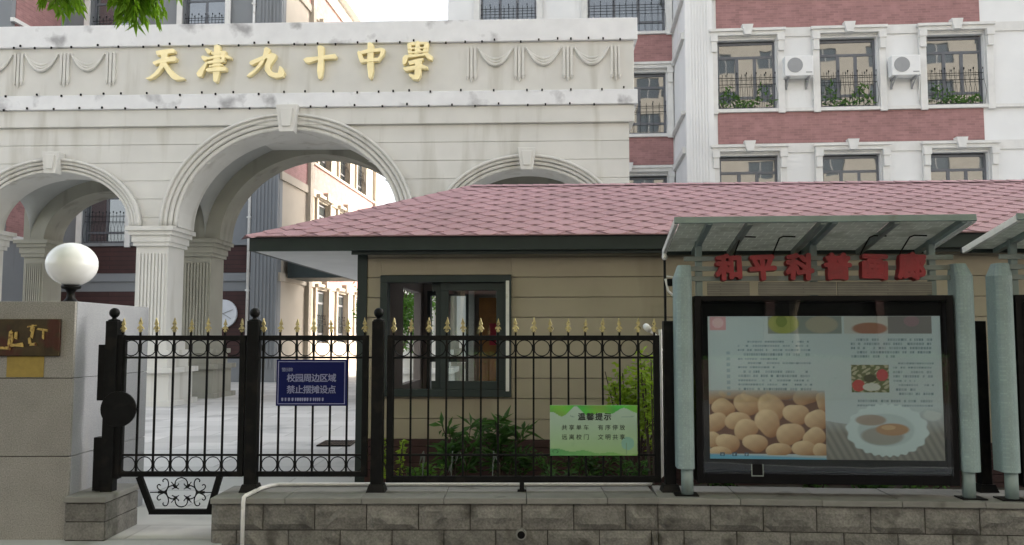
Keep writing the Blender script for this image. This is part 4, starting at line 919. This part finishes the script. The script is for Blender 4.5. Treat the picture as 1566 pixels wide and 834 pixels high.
# ------------------------------------------------------------------ display cases
def poster_px(u, v):
    return 1083 + u * 364, 700 - v * 218
def poster(u, v, seed=1):
    X, Y = poster_px(u, v); r = np.random.default_rng(seed); c = np.ones(u.shape + (3,)) * np.array([.52, .59, .615])
    def put(mask, col, a=1.0):
        nonlocal c
        m = (np.clip(mask.astype(float), 0, 1) * a)[..., None]; c = c * (1 - m) + np.broadcast_to(np.asarray(col, dtype=float), c.shape) * m
    def rect(x0, x1, y0, y1): return (X > x0) & (X < x1) & (Y > y0) & (Y < y1)
    def ell(cx, cy, rx, ry): return ((X - cx) / rx) ** 2 + ((Y - cy) / ry) ** 2
    # potatoes
    bgm = rect(1083, 1265, 596, 692) * np.clip((Y - 590) / 22, 0, 1); put(bgm, (.14, .055, .03))
    cells = [(1090, 606, 19, 11), (1120, 600, 20, 10), (1158, 602, 22, 13), (1195, 598, 22, 14), (1235, 604, 22, 14), (1262, 612, 12, 14), (1105, 622, 21, 13), (1143, 618, 24, 16), (1180, 624, 24, 22), (1220, 632, 20, 17), (1252, 640, 18, 17), (1090, 645, 22, 15), (1127, 642, 20, 14), (1140, 655, 19, 17), (1175, 645, 20, 22), (1209, 662, 22, 18), (1247, 666, 18, 15), (1088, 672, 15, 14), (1112, 676, 20, 14), (1155, 676, 23, 13), (1190, 686, 20, 11), (1232, 684, 20, 13), (1258, 686, 14, 12), (1100, 690, 18, 9)]
    for cx, cy, rx, ry in cells:
        an = np.arctan2(Y - cy, X - cx); wob = 1 + .10 * np.sin(an * 2 + cx) + .06 * np.sin(an * 3 + cy); e = ell(cx, cy, rx, ry) / wob ** 2; m = np.clip((1 - e) * 6, 0, 1) * np.clip((Y - 592) / 26, 0, 1) * (X < 1265) * (Y < 694)
        sh_ = np.clip(((X - cx) / rx * .35 + (Y - cy) / ry * .5 + .6) / 1.2, 0, 1)[..., None]
        col = np.array([.86, .64, .40]) * (1 - sh_) + np.array([.36, .15, .05]) * sh_; col = col * (.96 + .05 * np.sin(X * .31 + cx) * np.sin(Y * .37 + cy))[..., None]; m = m[..., None]; c = c * (1 - m) + col * m
    put(np.clip((Y - (691 + (X - 1083) * .03)) / 3, 0, 1) * (X < 1290), (.14, .42, .62))
    for k in range(3): put(rect(1099 + 19 * k, 1106 + 19 * k, 690, 696) & ~rect(1101 + 19 * k, 1104 + 19 * k, 692, 695), (.05, .1, .15))
    # small body text
    def text(x0, x1, y0, rows_, pitch, dens=.78):
        for i in range(rows_):
            y = y0 + i * pitch; xx = x0 + (8 if i in (0, 5, 7) else 0); end = x1 if i not in (4, 6) else x0 + (x1 - x0) * .55
            while xx < end:
                ww = r.uniform(2.2, 4.0)
                if r.random() < dens: put(rect(xx, xx + ww, y - 1.5, y + 1.6), (.13, .20, .24), r.uniform(.4, .85))
                xx += ww + .9
    text(1130, 1243, 521, 12, 6.6); text(1308, 1432, 518, 5, 6.4); text(1372, 1432, 554, 8, 6.6); text(1308, 1430, 611, 2, 7)
    for k in range(8): put(rect(1112, 1117, 536 + 9 * k, 541 + 9 * k), (.24, .33, .38), .6)
    # pictures
    put(rect(1086, 1112, 482, 503), (.70, .30, .33), .8); put(ell(1099, 492, 9, 8) < 1, (.8, .6, .62), .6)
    put(rect(1178, 1294, 482, 509), (.20, .22, .20), .9)
    e = ell(1203, 493, 26, 17); put(np.clip((1 - e) * 4, 0, 1) * (Y < 509), (.33, .35, .10)); put((ell(1200, 490, 9, 9) < 1) & (Y < 509), (.14, .20, .04), .7)
    e = ell(1263, 495, 27, 14); put(np.clip((1 - e) * 4, 0, 1) * (Y < 509), (.36, .33, .26))
    put(rect(1298, 1366, 482, 509), (.50, .50, .47)); e = ell(1338, 501, 30, 10); put(np.clip((1 - e) * 3, 0, 1) * (Y < 509), (.34, .16, .11)); put(rect(1366, 1434, 482, 509), (.22, .2, .2))
    put(ell(1403, 490, 12, 8) < 1, (.40, .20, .26), .5)
    m = rect(1307, 1365, 556, 598); nz = np.sin(X * .45 + np.sin(Y * .3) * 2) * np.sin(Y * .5 + X * .11)
    put(m, (.13, .15, .07)); put(m & (nz > .15), (.42, .40, .28)); put(m & (ell(1318, 588, 10, 9) < 1), (.50, .06, .06)); put(m & (ell(1355, 572, 9, 9) < 1), (.50, .06, .08)); put(m & (ell(1338, 590, 14, 6) < 1), (.60, .60, .55)); put(m & (ell(1336, 577, 10, 6) < 1), (.05, .06, .03))
    # bowl on a rough table
    tb = (Y > 640 + 8 * np.sin(X * .02)) & (X > 1265) | ((X > 1405) & (Y > 600 + (1447 - X) * .8)); streak_ = .5 + .5 * np.sin((X * .9 - Y * .5) * .6)
    put(tb * np.clip((Y - 620) / 40, 0, 1), np.stack([.20 + .10 * streak_, .19 + .09 * streak_, .17 + .08 * streak_], -1))
    th2 = np.arctan2(Y - 655, X - 1360); e = ell(1360, 655, 64 + 2 * np.sin(th2 * 22), 40 + 1.3 * np.sin(th2 * 22)); put(np.clip((1 - e) * 12, 0, 1), (.62, .72, .74))
    put(np.clip((1 - ell(1358, 655, 46, 26)) * 5, 0, 1), (.50, .58, .60)); put(np.clip((1 - ell(1352, 664, 36, 15)) * 3, 0, 1), (.30, .26, .22), .8)
    put(np.clip((1 - ell(1335, 640, 26, 9)) * 3, 0, 1), (.34, .22, .15), .8); put(np.clip((1 - ell(1368, 654, 28, 10)) * 3, 0, 1), (.44, .24, .12)); put(np.clip((1 - ell(1362, 651, 12, 4)) * 3, 0, 1), (.68, .45, .24), .7)
    put(np.clip((1 - ell(1430, 632, 16, 10)) * 2, 0, 1) * (Y > X * .2 + 340), (.60, .64, .64), .8)
    return c * (.93 + .07 * np.sin(X * .013))[..., None]
def display_case(fr, label, body, letters, full=True):
    t = thing('display_case', label, 'display case', None, 'street display cases', fr.o, fr.rz)
    zz = lambda py: fr.on(1150, py, 0)[1] - fr.o.z
    xx = lambda px: fr.on(px, 560, 0)[0]
    xl, xr = 0.0, 2.14
    zb = ZC * 0
    ztop, zmid, zfoot = 1.79, 0.205, 0.0
    for xc, mir in ((xl, 1), (xr, -1)):
        mb = MB(); pts = []                      # curved perforated side shell: quarter-round front, flat rear
        for i in range(9):
            a = math.pi * i / 8; pts.append((xc - .068 * math.cos(a), -.02 - .06 * math.sin(a)))
        pts += [(xc + .068, .10), (xc - .068, .10)]
        n = len(pts); vs = [(x, y, zmid) for x, y in pts]; vs += [(x, y, ztop - .10 - .0 * i) for i, (x, y) in enumerate(pts)]; vs += [(xc + (x - xc) * .72 + .016 * mir, y * .6 + .02, ztop) for x, y in pts]
        fs = [tuple(range(n)), tuple(range(3 * n - 1, 2 * n - 1, -1))]
        for k in (0, 1): fs += [(k * n + i, k * n + (i + 1) % n, (k + 1) * n + (i + 1) % n, (k + 1) * n + i) for i in range(n)]
        mb.add(vs, fs); mb.build('perforated_side', m_teal, t)
        mb = MB(); mb.lathe([(.047, 0), (.047, zmid + .02)], xc + .012 * mir, .0, 14); mb.build('foot', m_teal2, t, True)
        mb = MB(); mb.box(xc - .09, xc + .09, -.08, .08, 0, .008); mb.build('foot_plate', m_iron, t)
    bx0, bx1, bz0, bz1 = .085, 2.055, .095, 1.545  # bottom edge dropped; the black strip there stands in for shade below the case
    mb = MB(); mb.box(bx0, bx1, .035, .18, bz0, bz1); mb.box(bx0, bx0 + .06, -.03, .035, bz0, bz1); mb.box(bx1 - .06, bx1, -.03, .035, bz0, bz1); mb.box(bx0 + .06, bx1 - .06, -.03, .035, bz0, bz0 + .09); mb.box(bx0 + .06, bx1 - .06, -.03, .035, bz1 - .05, bz1)
    mb.build('cabinet', m_black, t, False, .004)
    px0, px1, pz0, pz1 = .195, 1.975, .275, 1.385
    po = paint_sheet('poster', px1 - px0, pz1 - pz0, 400 if full else 40, 240 if full else 24, poster if full else (lambda u, v: np.stack([.5 + 0 * u, .40 + .2 * v, .35 + .2 * v], -1)), m_poster, t); po.location = (px0, .030, pz0)
    mb = MB(); mb.box(bx0 + .045, bx1 - .045, -.034, -.029, bz0 + .075, bz1 - .035); mb.build('glass_door', m_case, t)
    mb = MB(); mb.box(.50, .585, -.037, -.031, .155, .245); mb.build('socket', m_black, t); mb = MB(); mb.box(.497, .503, -.040, -.032, .16, .245); mb.box(.582, .588, -.040, -.032, .16, .245); mb.box(.497, .588, -.040, -.032, .152, .160); mb.build('socket_edge', m_slat, t)
    mb = MB(); mb.box(.10, .13, -.2, .1, 0, .0); 
    for z in (1.845, 1.765, 1.685):
        mb = MB(); mb.box(.02, 2.10, .045, .065, z - .019, z + .019); mb.build('slat', m_slat, t, False, .002)
    for a, b in ((.20, .53), (.60, 1.20), (1.21, 1.93)):
        mb = MB(); mb.box(a, b, .045, .06, 1.552, 1.655); mb.build('ribbed_strip', m_corr, t)
    for xc in (.14, 1.04, 1.95):
        mb = MB(); mb.box(xc - .026, xc + .026, .068, .115, 1.545, 2.02); mb.build('upright', m_teal2, t, False, .003)
    for ch, xc in zip(body, letters):
        me = text_mesh(ch, .212, .042, .0115); o = obj('red_character', me, m_red, t, 0, (xc, .012, 1.690), (R(-3), R(random.uniform(-2.5, 2.5)), 0))
    # canopy, tilted down towards the rear
    cx0, cx1, cy0, cy1, cz0, cz1 = -.12, 2.03, -.50, .36, 2.075, 1.93
    a = math.atan2(cz1 - cz0, cy1 - cy0); Mx = Matrix.Translation((0, cy0, cz0)) @ Matrix.Rotation(a, 4, 'X'); dl = math.hypot(cy1 - cy0, cz1 - cz0)
    cn = bpy.data.objects.new('canopy', None); COL.objects.link(cn); cn.parent = t; cn.matrix_local = Mx
    mb = MB(); mb.box(cx0, cx1, -.02, .0, -.022, .026); mb.build('front_beam', m_teal2, cn, False, .003)
    mb = MB(); mb.box(cx0, cx1, dl, dl + .03, -.02, .02); mb.build('rear_beam', m_dark, cn)
    for x in (cx0, cx1 - .028): mb = MB(); mb.box(x, x + .028, .001, dl - .001, -.03, .02); mb.build('rafter', m_pvc, cn, False, .002)
    ribs = [cx0 + .028 + (cx1 - cx0 - .056) * i / 4 for i in range(5)]
    for i, x in enumerate(ribs[1:-1]): mb = MB(); mb.box(x - .02, x + .02, .001, dl - .001, -.035, .006); mb.build('rib', m_slat, cn)
    for a_, b_ in zip(ribs, ribs[1:]): mb = MB(); mb.box(a_ + .021, b_ - .021, .002, dl - .002, .007, .013); mb.build('canopy_sheet', m_canopy, cn)
    for x in (.14, 1.04, 1.95): mb = MB(); mb.box(x - .02, x + .02, .002, dl - .002, -.030, .0065); mb.build('cross_rib', m_teal2, cn)
    for x in (.42, .72, 1.40, 1.70):
        mb = MB(); mb.tube([(x, .075, 1.86), (x, .02, 1.90), (x + .01, -.12, 1.985), (x + .03, -.16, 1.995), (x + .12, -.17, 1.99)], .006, 5); mb.build('lamp_arm', m_iron, t)
    return t
D1 = Frame(1.352, 6.72, -4.0, ZC)
xs_l = [.365, .625, .905, 1.195, 1.475, 1.755]
display_case(D1, 'teal display case with potato and bowl posters under six red characters', '和平科普画廊', xs_l)
p = D1.M @ Vector((2.42, -.02, 0))
D2 = Frame(p.x, p.y, -4.0, ZC)
display_case(D2, 'second teal display case, seen only by its edge beside the first', '', [], False)

# security camera on a thin pole by the end post
scm = thing('security_camera', 'thin pole with small ball top and camera beside the display case', 'camera', None, None, (1.262, 7.0, ZC))
mb = MB(); mb.tube([(0, 0, 0), (0, 0, 1.86)], .011, 6); mb.build('pole', m_iron, scm)
mb = MB(); mb.lathe([(.004, 1.85), (.02, 1.865), (.024, 1.885), (.016, 1.905), (.003, 1.912)], 0, 0, 10); mb.build('ball', m_pvc, scm, True)
mb = MB(); mb.box(.015, .10, -.05, .02, 1.64, 1.70); mb.build('body', m_iron, scm, False, .008)
mb = MB(); mb.tube([(.01, -.02, 1.72), (.09, -.03, 1.71)], .007, 5); mb.tube([(.0, -.02, 1.70), (.02, -.03, 1.60), (.06, -.03, 1.56)], .010, 5); mb.build('bracket', m_pvc, scm)
bc = thing('bullet_camera', 'small white bullet camera at the end of the long fence panel', 'camera', None, None, (1.155, 7.10, 1.60))
mb = MB(); mb.tube([(-.03, -.09, .02), (-.03, .05, .045)], .028, 10); mb.build('housing', m_pvc, bc, True)
mb = MB(); mb.tube([(-.03, .03, .02), (.05, .0, -.03)], .009, 6); mb.build('arm', m_pvc, bc)

# ------------------------------------------------------------------ plants
def leaf_quad(p, d, n, L, W):                    # four-point leaf with a slight fold
    s = d.cross(n); s = s.normalized() if s.length > 1e-5 else d.orthogonal().normalized(); n = s.cross(d)
    return [p, p + d * L * .42 + s * W / 2 + n * L * .05, p + d * L - n * L * .12, p + d * L * .42 - s * W / 2 + n * L * .05]
def rdir(z0=-1, z1=1):
    a = random.uniform(0, 6.283); z = random.uniform(z0, z1); r = math.sqrt(max(0, 1 - z * z)); return Vector((r * math.cos(a), r * math.sin(a), z))
def leaves(mb, p, d, n, L, W): mb.add(leaf_quad(p, d, n, L, W), [(0, 1, 2), (0, 2, 3)])
def shrub(name, label, loc, h, spread, stems, per, L, W, mat, cat='shrub', group='shrubs behind the fence', droop=.3, z0f=.3, bare=0, scat=.02):
    t = thing(name, label, cat, None, group, loc); st = MB(); lf = MB()
    for s in range(stems):
        a = random.uniform(0, 6.283); hh = h * random.uniform(.7, 1.0); rr = spread * random.uniform(.2, 1)
        pts = [Vector((0.03 * math.cos(a), .03 * math.sin(a), 0)) + Vector((rr * math.cos(a) * q ** 1.3, rr * math.sin(a) * q ** 1.3 * .8, hh * q)) for q in [i / 8 for i in range(9)]]
        st.tube(pts, [.010 * (1 - .07 * i) for i in range(9)], 5)
        if s < bare: continue
        for k in range(per):
            q = z0f + (1 - z0f) * (random.random() ** .7); i = min(7, int(q * 8)); p = pts[i].lerp(pts[i + 1], q * 8 - i) + rdir() * scat * random.random()
            d = rdir(-.2, .9); d.z -= droop * random.random(); d.normalize(); leaves(lf, p, d, rdir(.3, 1), L * random.uniform(.6, 1.15), W * random.uniform(.7, 1.1))
    st.build('stem', m_twig, t); lf.build('foliage', mat, t); return t
def gp_(px, py, Y): q = P(px, py, Y); return (q.x, Y, .06)
shrub('oleander', 'dark green long-leaved shrub below the sliding window', gp_(706, 700, 8.3), 0.66, .22, 5, 32, .20, .046, m_leafd)
shrub('oleander', 'taller dark green long-leaved shrub below the window corner', gp_(768, 700, 8.35), 0.76, .22, 5, 34, .21, .048, m_leafd)
shrub('yellow_shrub', 'small bright yellow-green shrub beside the booth corner post', gp_(607, 700, 8.0), .62, .15, 8, 30, .055, .032, m_leafy)
shrub('yellow_shrub', 'low fresh green shrub with yellow tips under the fence rail', gp_(646, 720, 7.9), .36, .20, 10, 34, .055, .034, m_leafg)
shrub('bushy_shrub', 'large yellow-green shrub with bare dark stems behind the green notice', gp_(966, 700, 8.2), 1.18, .42, 16, 115, .085, .05, m_leafy, bare=5, z0f=.55, scat=.16)
shrub('bushy_shrub', 'leafy vine climbing beside the plain end post', gp_(1000, 700, 7.6), 1.40, .16, 7, 70, .065, .04, m_leafy, z0f=.5, scat=.09)
shrub('ground_plant', 'low dark plants in shade under the display case', gp_(1400, 720, 7.6), .32, .25, 8, 20, .10, .03, m_leafd)
for i, (px, Y) in enumerate(((850, 8.1), (880, 8.4), (1120, 8.0))):
    shrub('ground_plant', ['spindly dark plant under the green notice', 'leafy dark plant between the green notice and booth wall', 'sparse dark plant behind the potato poster'][i], gp_(px, 720, Y), .42, .2, 6, 16, .10, .028, m_leafd)
for i, (px, Y) in enumerate(((790, 8.7), (870, 7.7), (915, 8.5), (975, 7.8), (1090, 7.9), (1250, 8.0), (1330, 7.8))):
    shrub('ground_plant', 'small dark plant in the shady bed along the booth base', gp_(px, 720, Y), random.uniform(.22, .42), .22, 7, 22, .11, .032, m_leafd, group='small plants in the shady bed', scat=.06)
dry = MB()
for px, py in ((648, 690), (690, 705), (700, 690), (755, 692)):
    q = P(px, py, 7.9)
    for k in range(2): leaves(dry, q + Vector((random.uniform(-.02, .02), 0, .0)), Vector((random.uniform(-.5, .5), -.1, -1)).normalized(), Vector((0, -1, .2)), .13, .02)
# withered stalks rise from the soil
for px in (648, 692, 755):
    q = P(px, 690, 7.9); dry.tube([(q.x + .02, 7.9, .04), (q.x - .01, 7.9, .3), (q.x, 7.9, q.z)], .004, 4)
tag(dry.build('withered_stalks', m_slat), 'withered pale stalks leaning in front of the maroon booth base', 'plant', None, 'stuff')

def tree(name, label, base, h, crown_c, crown_r, n_clusters, per, L, W, mat, group='street trees', trunk_r=.16, limbs=7, keep=None):
    t = thing(name, label, 'tree', None, group, base); tr = MB(); lf = MB(); C_ = Vector(crown_c); top = C_ * .8; top.z = C_.z
    pts = [Vector((0, 0, 0)).lerp(top, q ** 1.2) * 1 for q in [i / 7 for i in range(8)]]
    for i, p in enumerate(pts): p.z = C_.z * i / 7
    tr.tube(pts, [trunk_r * (1 - .09 * i) for i in range(8)], 10)
    ends = []
    for k in range(limbs):
        s = pts[random.choice((3, 4, 5, 6))]; d = rdir(-.2, .9); e = C_ + Vector((d.x * crown_r[0], d.y * crown_r[1], d.z * crown_r[2])) * .75
        mid = s.lerp(e, .5) + Vector((0, 0, .25)); tr.tube([s, s.lerp(mid, .5) + Vector((0, 0, .1)), mid, e], [trunk_r * .45, trunk_r * .36, trunk_r * .25, .015], 6)
        ends += [mid, mid.lerp(e, .5), e]
    tr.build('trunk', m_bark, t)
    for k in range(n_clusters):
        d = rdir(); rr = random.random() ** .45; c = C_ + Vector((d.x * crown_r[0], d.y * crown_r[1], d.z * crown_r[2])) * rr
        rad = random.uniform(.2, .42) * min(1, crown_r[0] / 1.2)
        if keep and not keep(Vector(base) + c, rad): continue
        for j in range(per):
            p = c + rdir() * rad * random.random() ** .5; dd = rdir(-.9, .4); leaves(lf, p, dd, rdir(.2, 1), L * random.uniform(.6, 1.2), W * random.uniform(.7, 1.2))
    cr = lf.build('crown', mat, t); return t
above = lambda p, r: (p.y < .4) or (p.z - r - .22 > CAMZ + .405 * (p.y + r)) or abs(p.x) - r > .66 * (p.y + r)
ta = tree('street_tree', 'street tree whose leafy twigs hang over the gateway lettering', (-4.7, 4.1, -.02), 8, (1.0, .1, 6.0), (4.2, 3.4, 2.0), 900, 46, .15, .055, m_leaf, keep=above)
tree('street_tree', 'street tree shading the display cases', (5.6, 3.4, -.14), 8, (-1.3, .8, 6.2), (4.6, 3.6, 2.0), 900, 46, .15, .055, m_leaf, keep=above)
# drooping compound leaves in view
def sprig(tpx, tpy, Y, n, spread, hang):
    tip = P(tpx, tpy, Y) - Vector(ta.location); st = MB(); lf = MB()
    root = Vector((1.6, .6, 5.0))
    path = [root, root.lerp(tip, .5) + Vector((0, 0, .35)), tip + Vector((-.05, 0, hang + .18)), tip + Vector((0, 0, hang))]
    st.tube(path, [.02, .013, .008, .005], 5)
    for k in range(n):
        a = random.uniform(0, 6.283); base = path[-1].lerp(path[-2], random.random() * .9); rr = spread * random.uniform(.3, 1)
        end = base + Vector((rr * math.cos(a), rr * math.sin(a) * .7, -hang * random.uniform(.5, 1.05)))
        mid = base.lerp(end, .5) + Vector((0, 0, .04)); st.tube([base, mid, end], [.003, .0025, .0015], 4)
        for j in range(7):
            q = .25 + .75 * j / 6; p = base.lerp(mid, min(1, q * 2)) if q < .5 else mid.lerp(end, q * 2 - 1)
            for s in (-1, 1):
                d = Vector((math.cos(a + s * 1.1), math.sin(a + s * 1.1), -.9 - random.random() * .8)).normalized(); leaves(lf, p, d, rdir(.3, 1), .085 * random.uniform(.7, 1.2), .026)
        leaves(lf, end, Vector((math.cos(a) * .4, math.sin(a) * .4, -1)).normalized(), rdir(.2, 1), .10, .028)
    sp_ = st.build('twig', m_twig, ta); lf.build('leaflets', m_leaf, sp_)
sprig(214, 40, 5.0, 26, .15, .24); sprig(226, 28, 5.1, 20, .14, .20); sprig(200, 22, 4.9, 14, .12, .18); sprig(85, 16, 5.0, 16, .14, .16); sprig(105, 10, 5.1, 12, .12, .16); sprig(264, 8, 5.2, 6, .07, .16)
tree('young_tree', 'young green tree seen through the rear window of the guard booth', (-2.05, 15.2, 0), 3, (0, 0, 2.2), (.75, .75, .9), 60, 60, .10, .045, m_leafg, None, .05, 5)

gq = P(516, 676, 12.6)
gr = thing('drain_grate', 'dark iron drain grate set flat in the pale courtyard paving', 'grate', None, None, (gq.x, 12.6, .003))
mb = MB(); mb.box(-.24, .24, -.30, -.26, 0, .02); mb.box(-.24, .24, .26, .30, 0, .02); mb.box(-.24, -.21, -.26, .26, 0, .02); mb.box(.21, .24, -.26, .26, 0, .02); mb.build('frame', m_iron, gr)
for i in range(9): mb = MB(); mb.box(-.195 + .045 * i, -.17 + .045 * i, -.26, .26, .002, .016); mb.build('grate_bar', m_iron, gr)
# ------------------------------------------------------------------ across the street (mirrored in the window panes)
fb = thing('apartment_building', 'cream apartment block across the street, mirrored in the school windows', 'building', None, None, (0, -20, 0))
hg = thing('hedge_screen', 'added out-of-view hedge along the far kerb, mirrored in the display glass', 'hedge_screen', None, None, (0, -12.4, -.26))  # added to hide the sunlit far sidewalk from the glass reflection
mb = MB(); mb.box(-22, 24, -.35, .35, 0, 1.2); mb.build('branches', m_twig, hg)
lf = MB()
for k in range(7000):
    p = Vector((random.uniform(-22, 24), random.choice((.36, random.uniform(-.3, .4))), 0)); p.z = random.uniform(0, 1.25) if p.y > .355 else 1.22
    leaves(lf, p + Vector((0, random.uniform(-.05, .05), 0)), rdir(-.3, 1), rdir(0, 1), .14, .08)
lf.build('foliage', m_leafd, hg)
fcols = [(-31 + 4.4 * i, -29 + 4.4 * i) for i in range(15)]; frows = [(5.6 + 3.1 * k, 7.3 + 3.1 * k) for k in range(7)]
mb = MB(); wall_boxes(mb, -34, 34, 4.4, 27.5, [(a, b, c, d) for a, b in fcols for c, d in frows], -.3, 0); mb.build('front_wall', m_cream, fb)
mb = MB(); mb.box(-34, 34, -10, -.9, -.3, 27.4); mb.build('core', m_inner, fb)
mb = MB(); mb.box(-34.4, 34.4, -10.4, .4, 27.502, 27.9); mb.build('roof', m_trim, fb)
mb = MB(); mb.box(-34, 34, -.3, .6, 3.5, 4.398); mb.build('shop_sign_band', m_base, fb)
for i in range(17):
    mb = MB(); mb.box(-34 + 4 * i, -33.7 + 4 * i, -.3, .0, -.3, 3.498); mb.build('shop_pier', m_base, fb)
    mb = MB(); mb.box(-33.7 + 4 * i, -30 + 4 * i, -.28, -.22, -.3, 3.498); mb.build('shop_window', m_black, fb)
pw = MB(); pw.box(0, 2, 0, .05, 0, 1.7); pw = pw.mesh('window'); pw.materials.append(m_pane)
fw = MB(); fw.box(-.05, 2.05, .05, .12, -.06, 0); fw.box(.97, 1.03, .05, .10, 0, 1.7); fw.box(-.05, 2.05, .05, .12, 1.7, 1.76); fw = fw.mesh('frame'); fw.materials.append(m_pvc)
for a, b in fcols:
    for c, d in frows:
        o = obj('window', pw, None, fb, 0, (a, -.2, c)); obj('frame', fw, None, o)
for i, x in enumerate((-14, -4.5, 6, 15)):
    tree('street_tree', ['tree before the cream block, first from its west end', 'tree before the cream block, second from its west end', 'tree before the cream block, second from its east end', 'tree before the cream block, first from its east end'][i], (x, -14.5, -.12), 7, (0, 0, 5.4), (2.5, 2.2, 2.0), 90, 40, .26, .11, m_leafg)
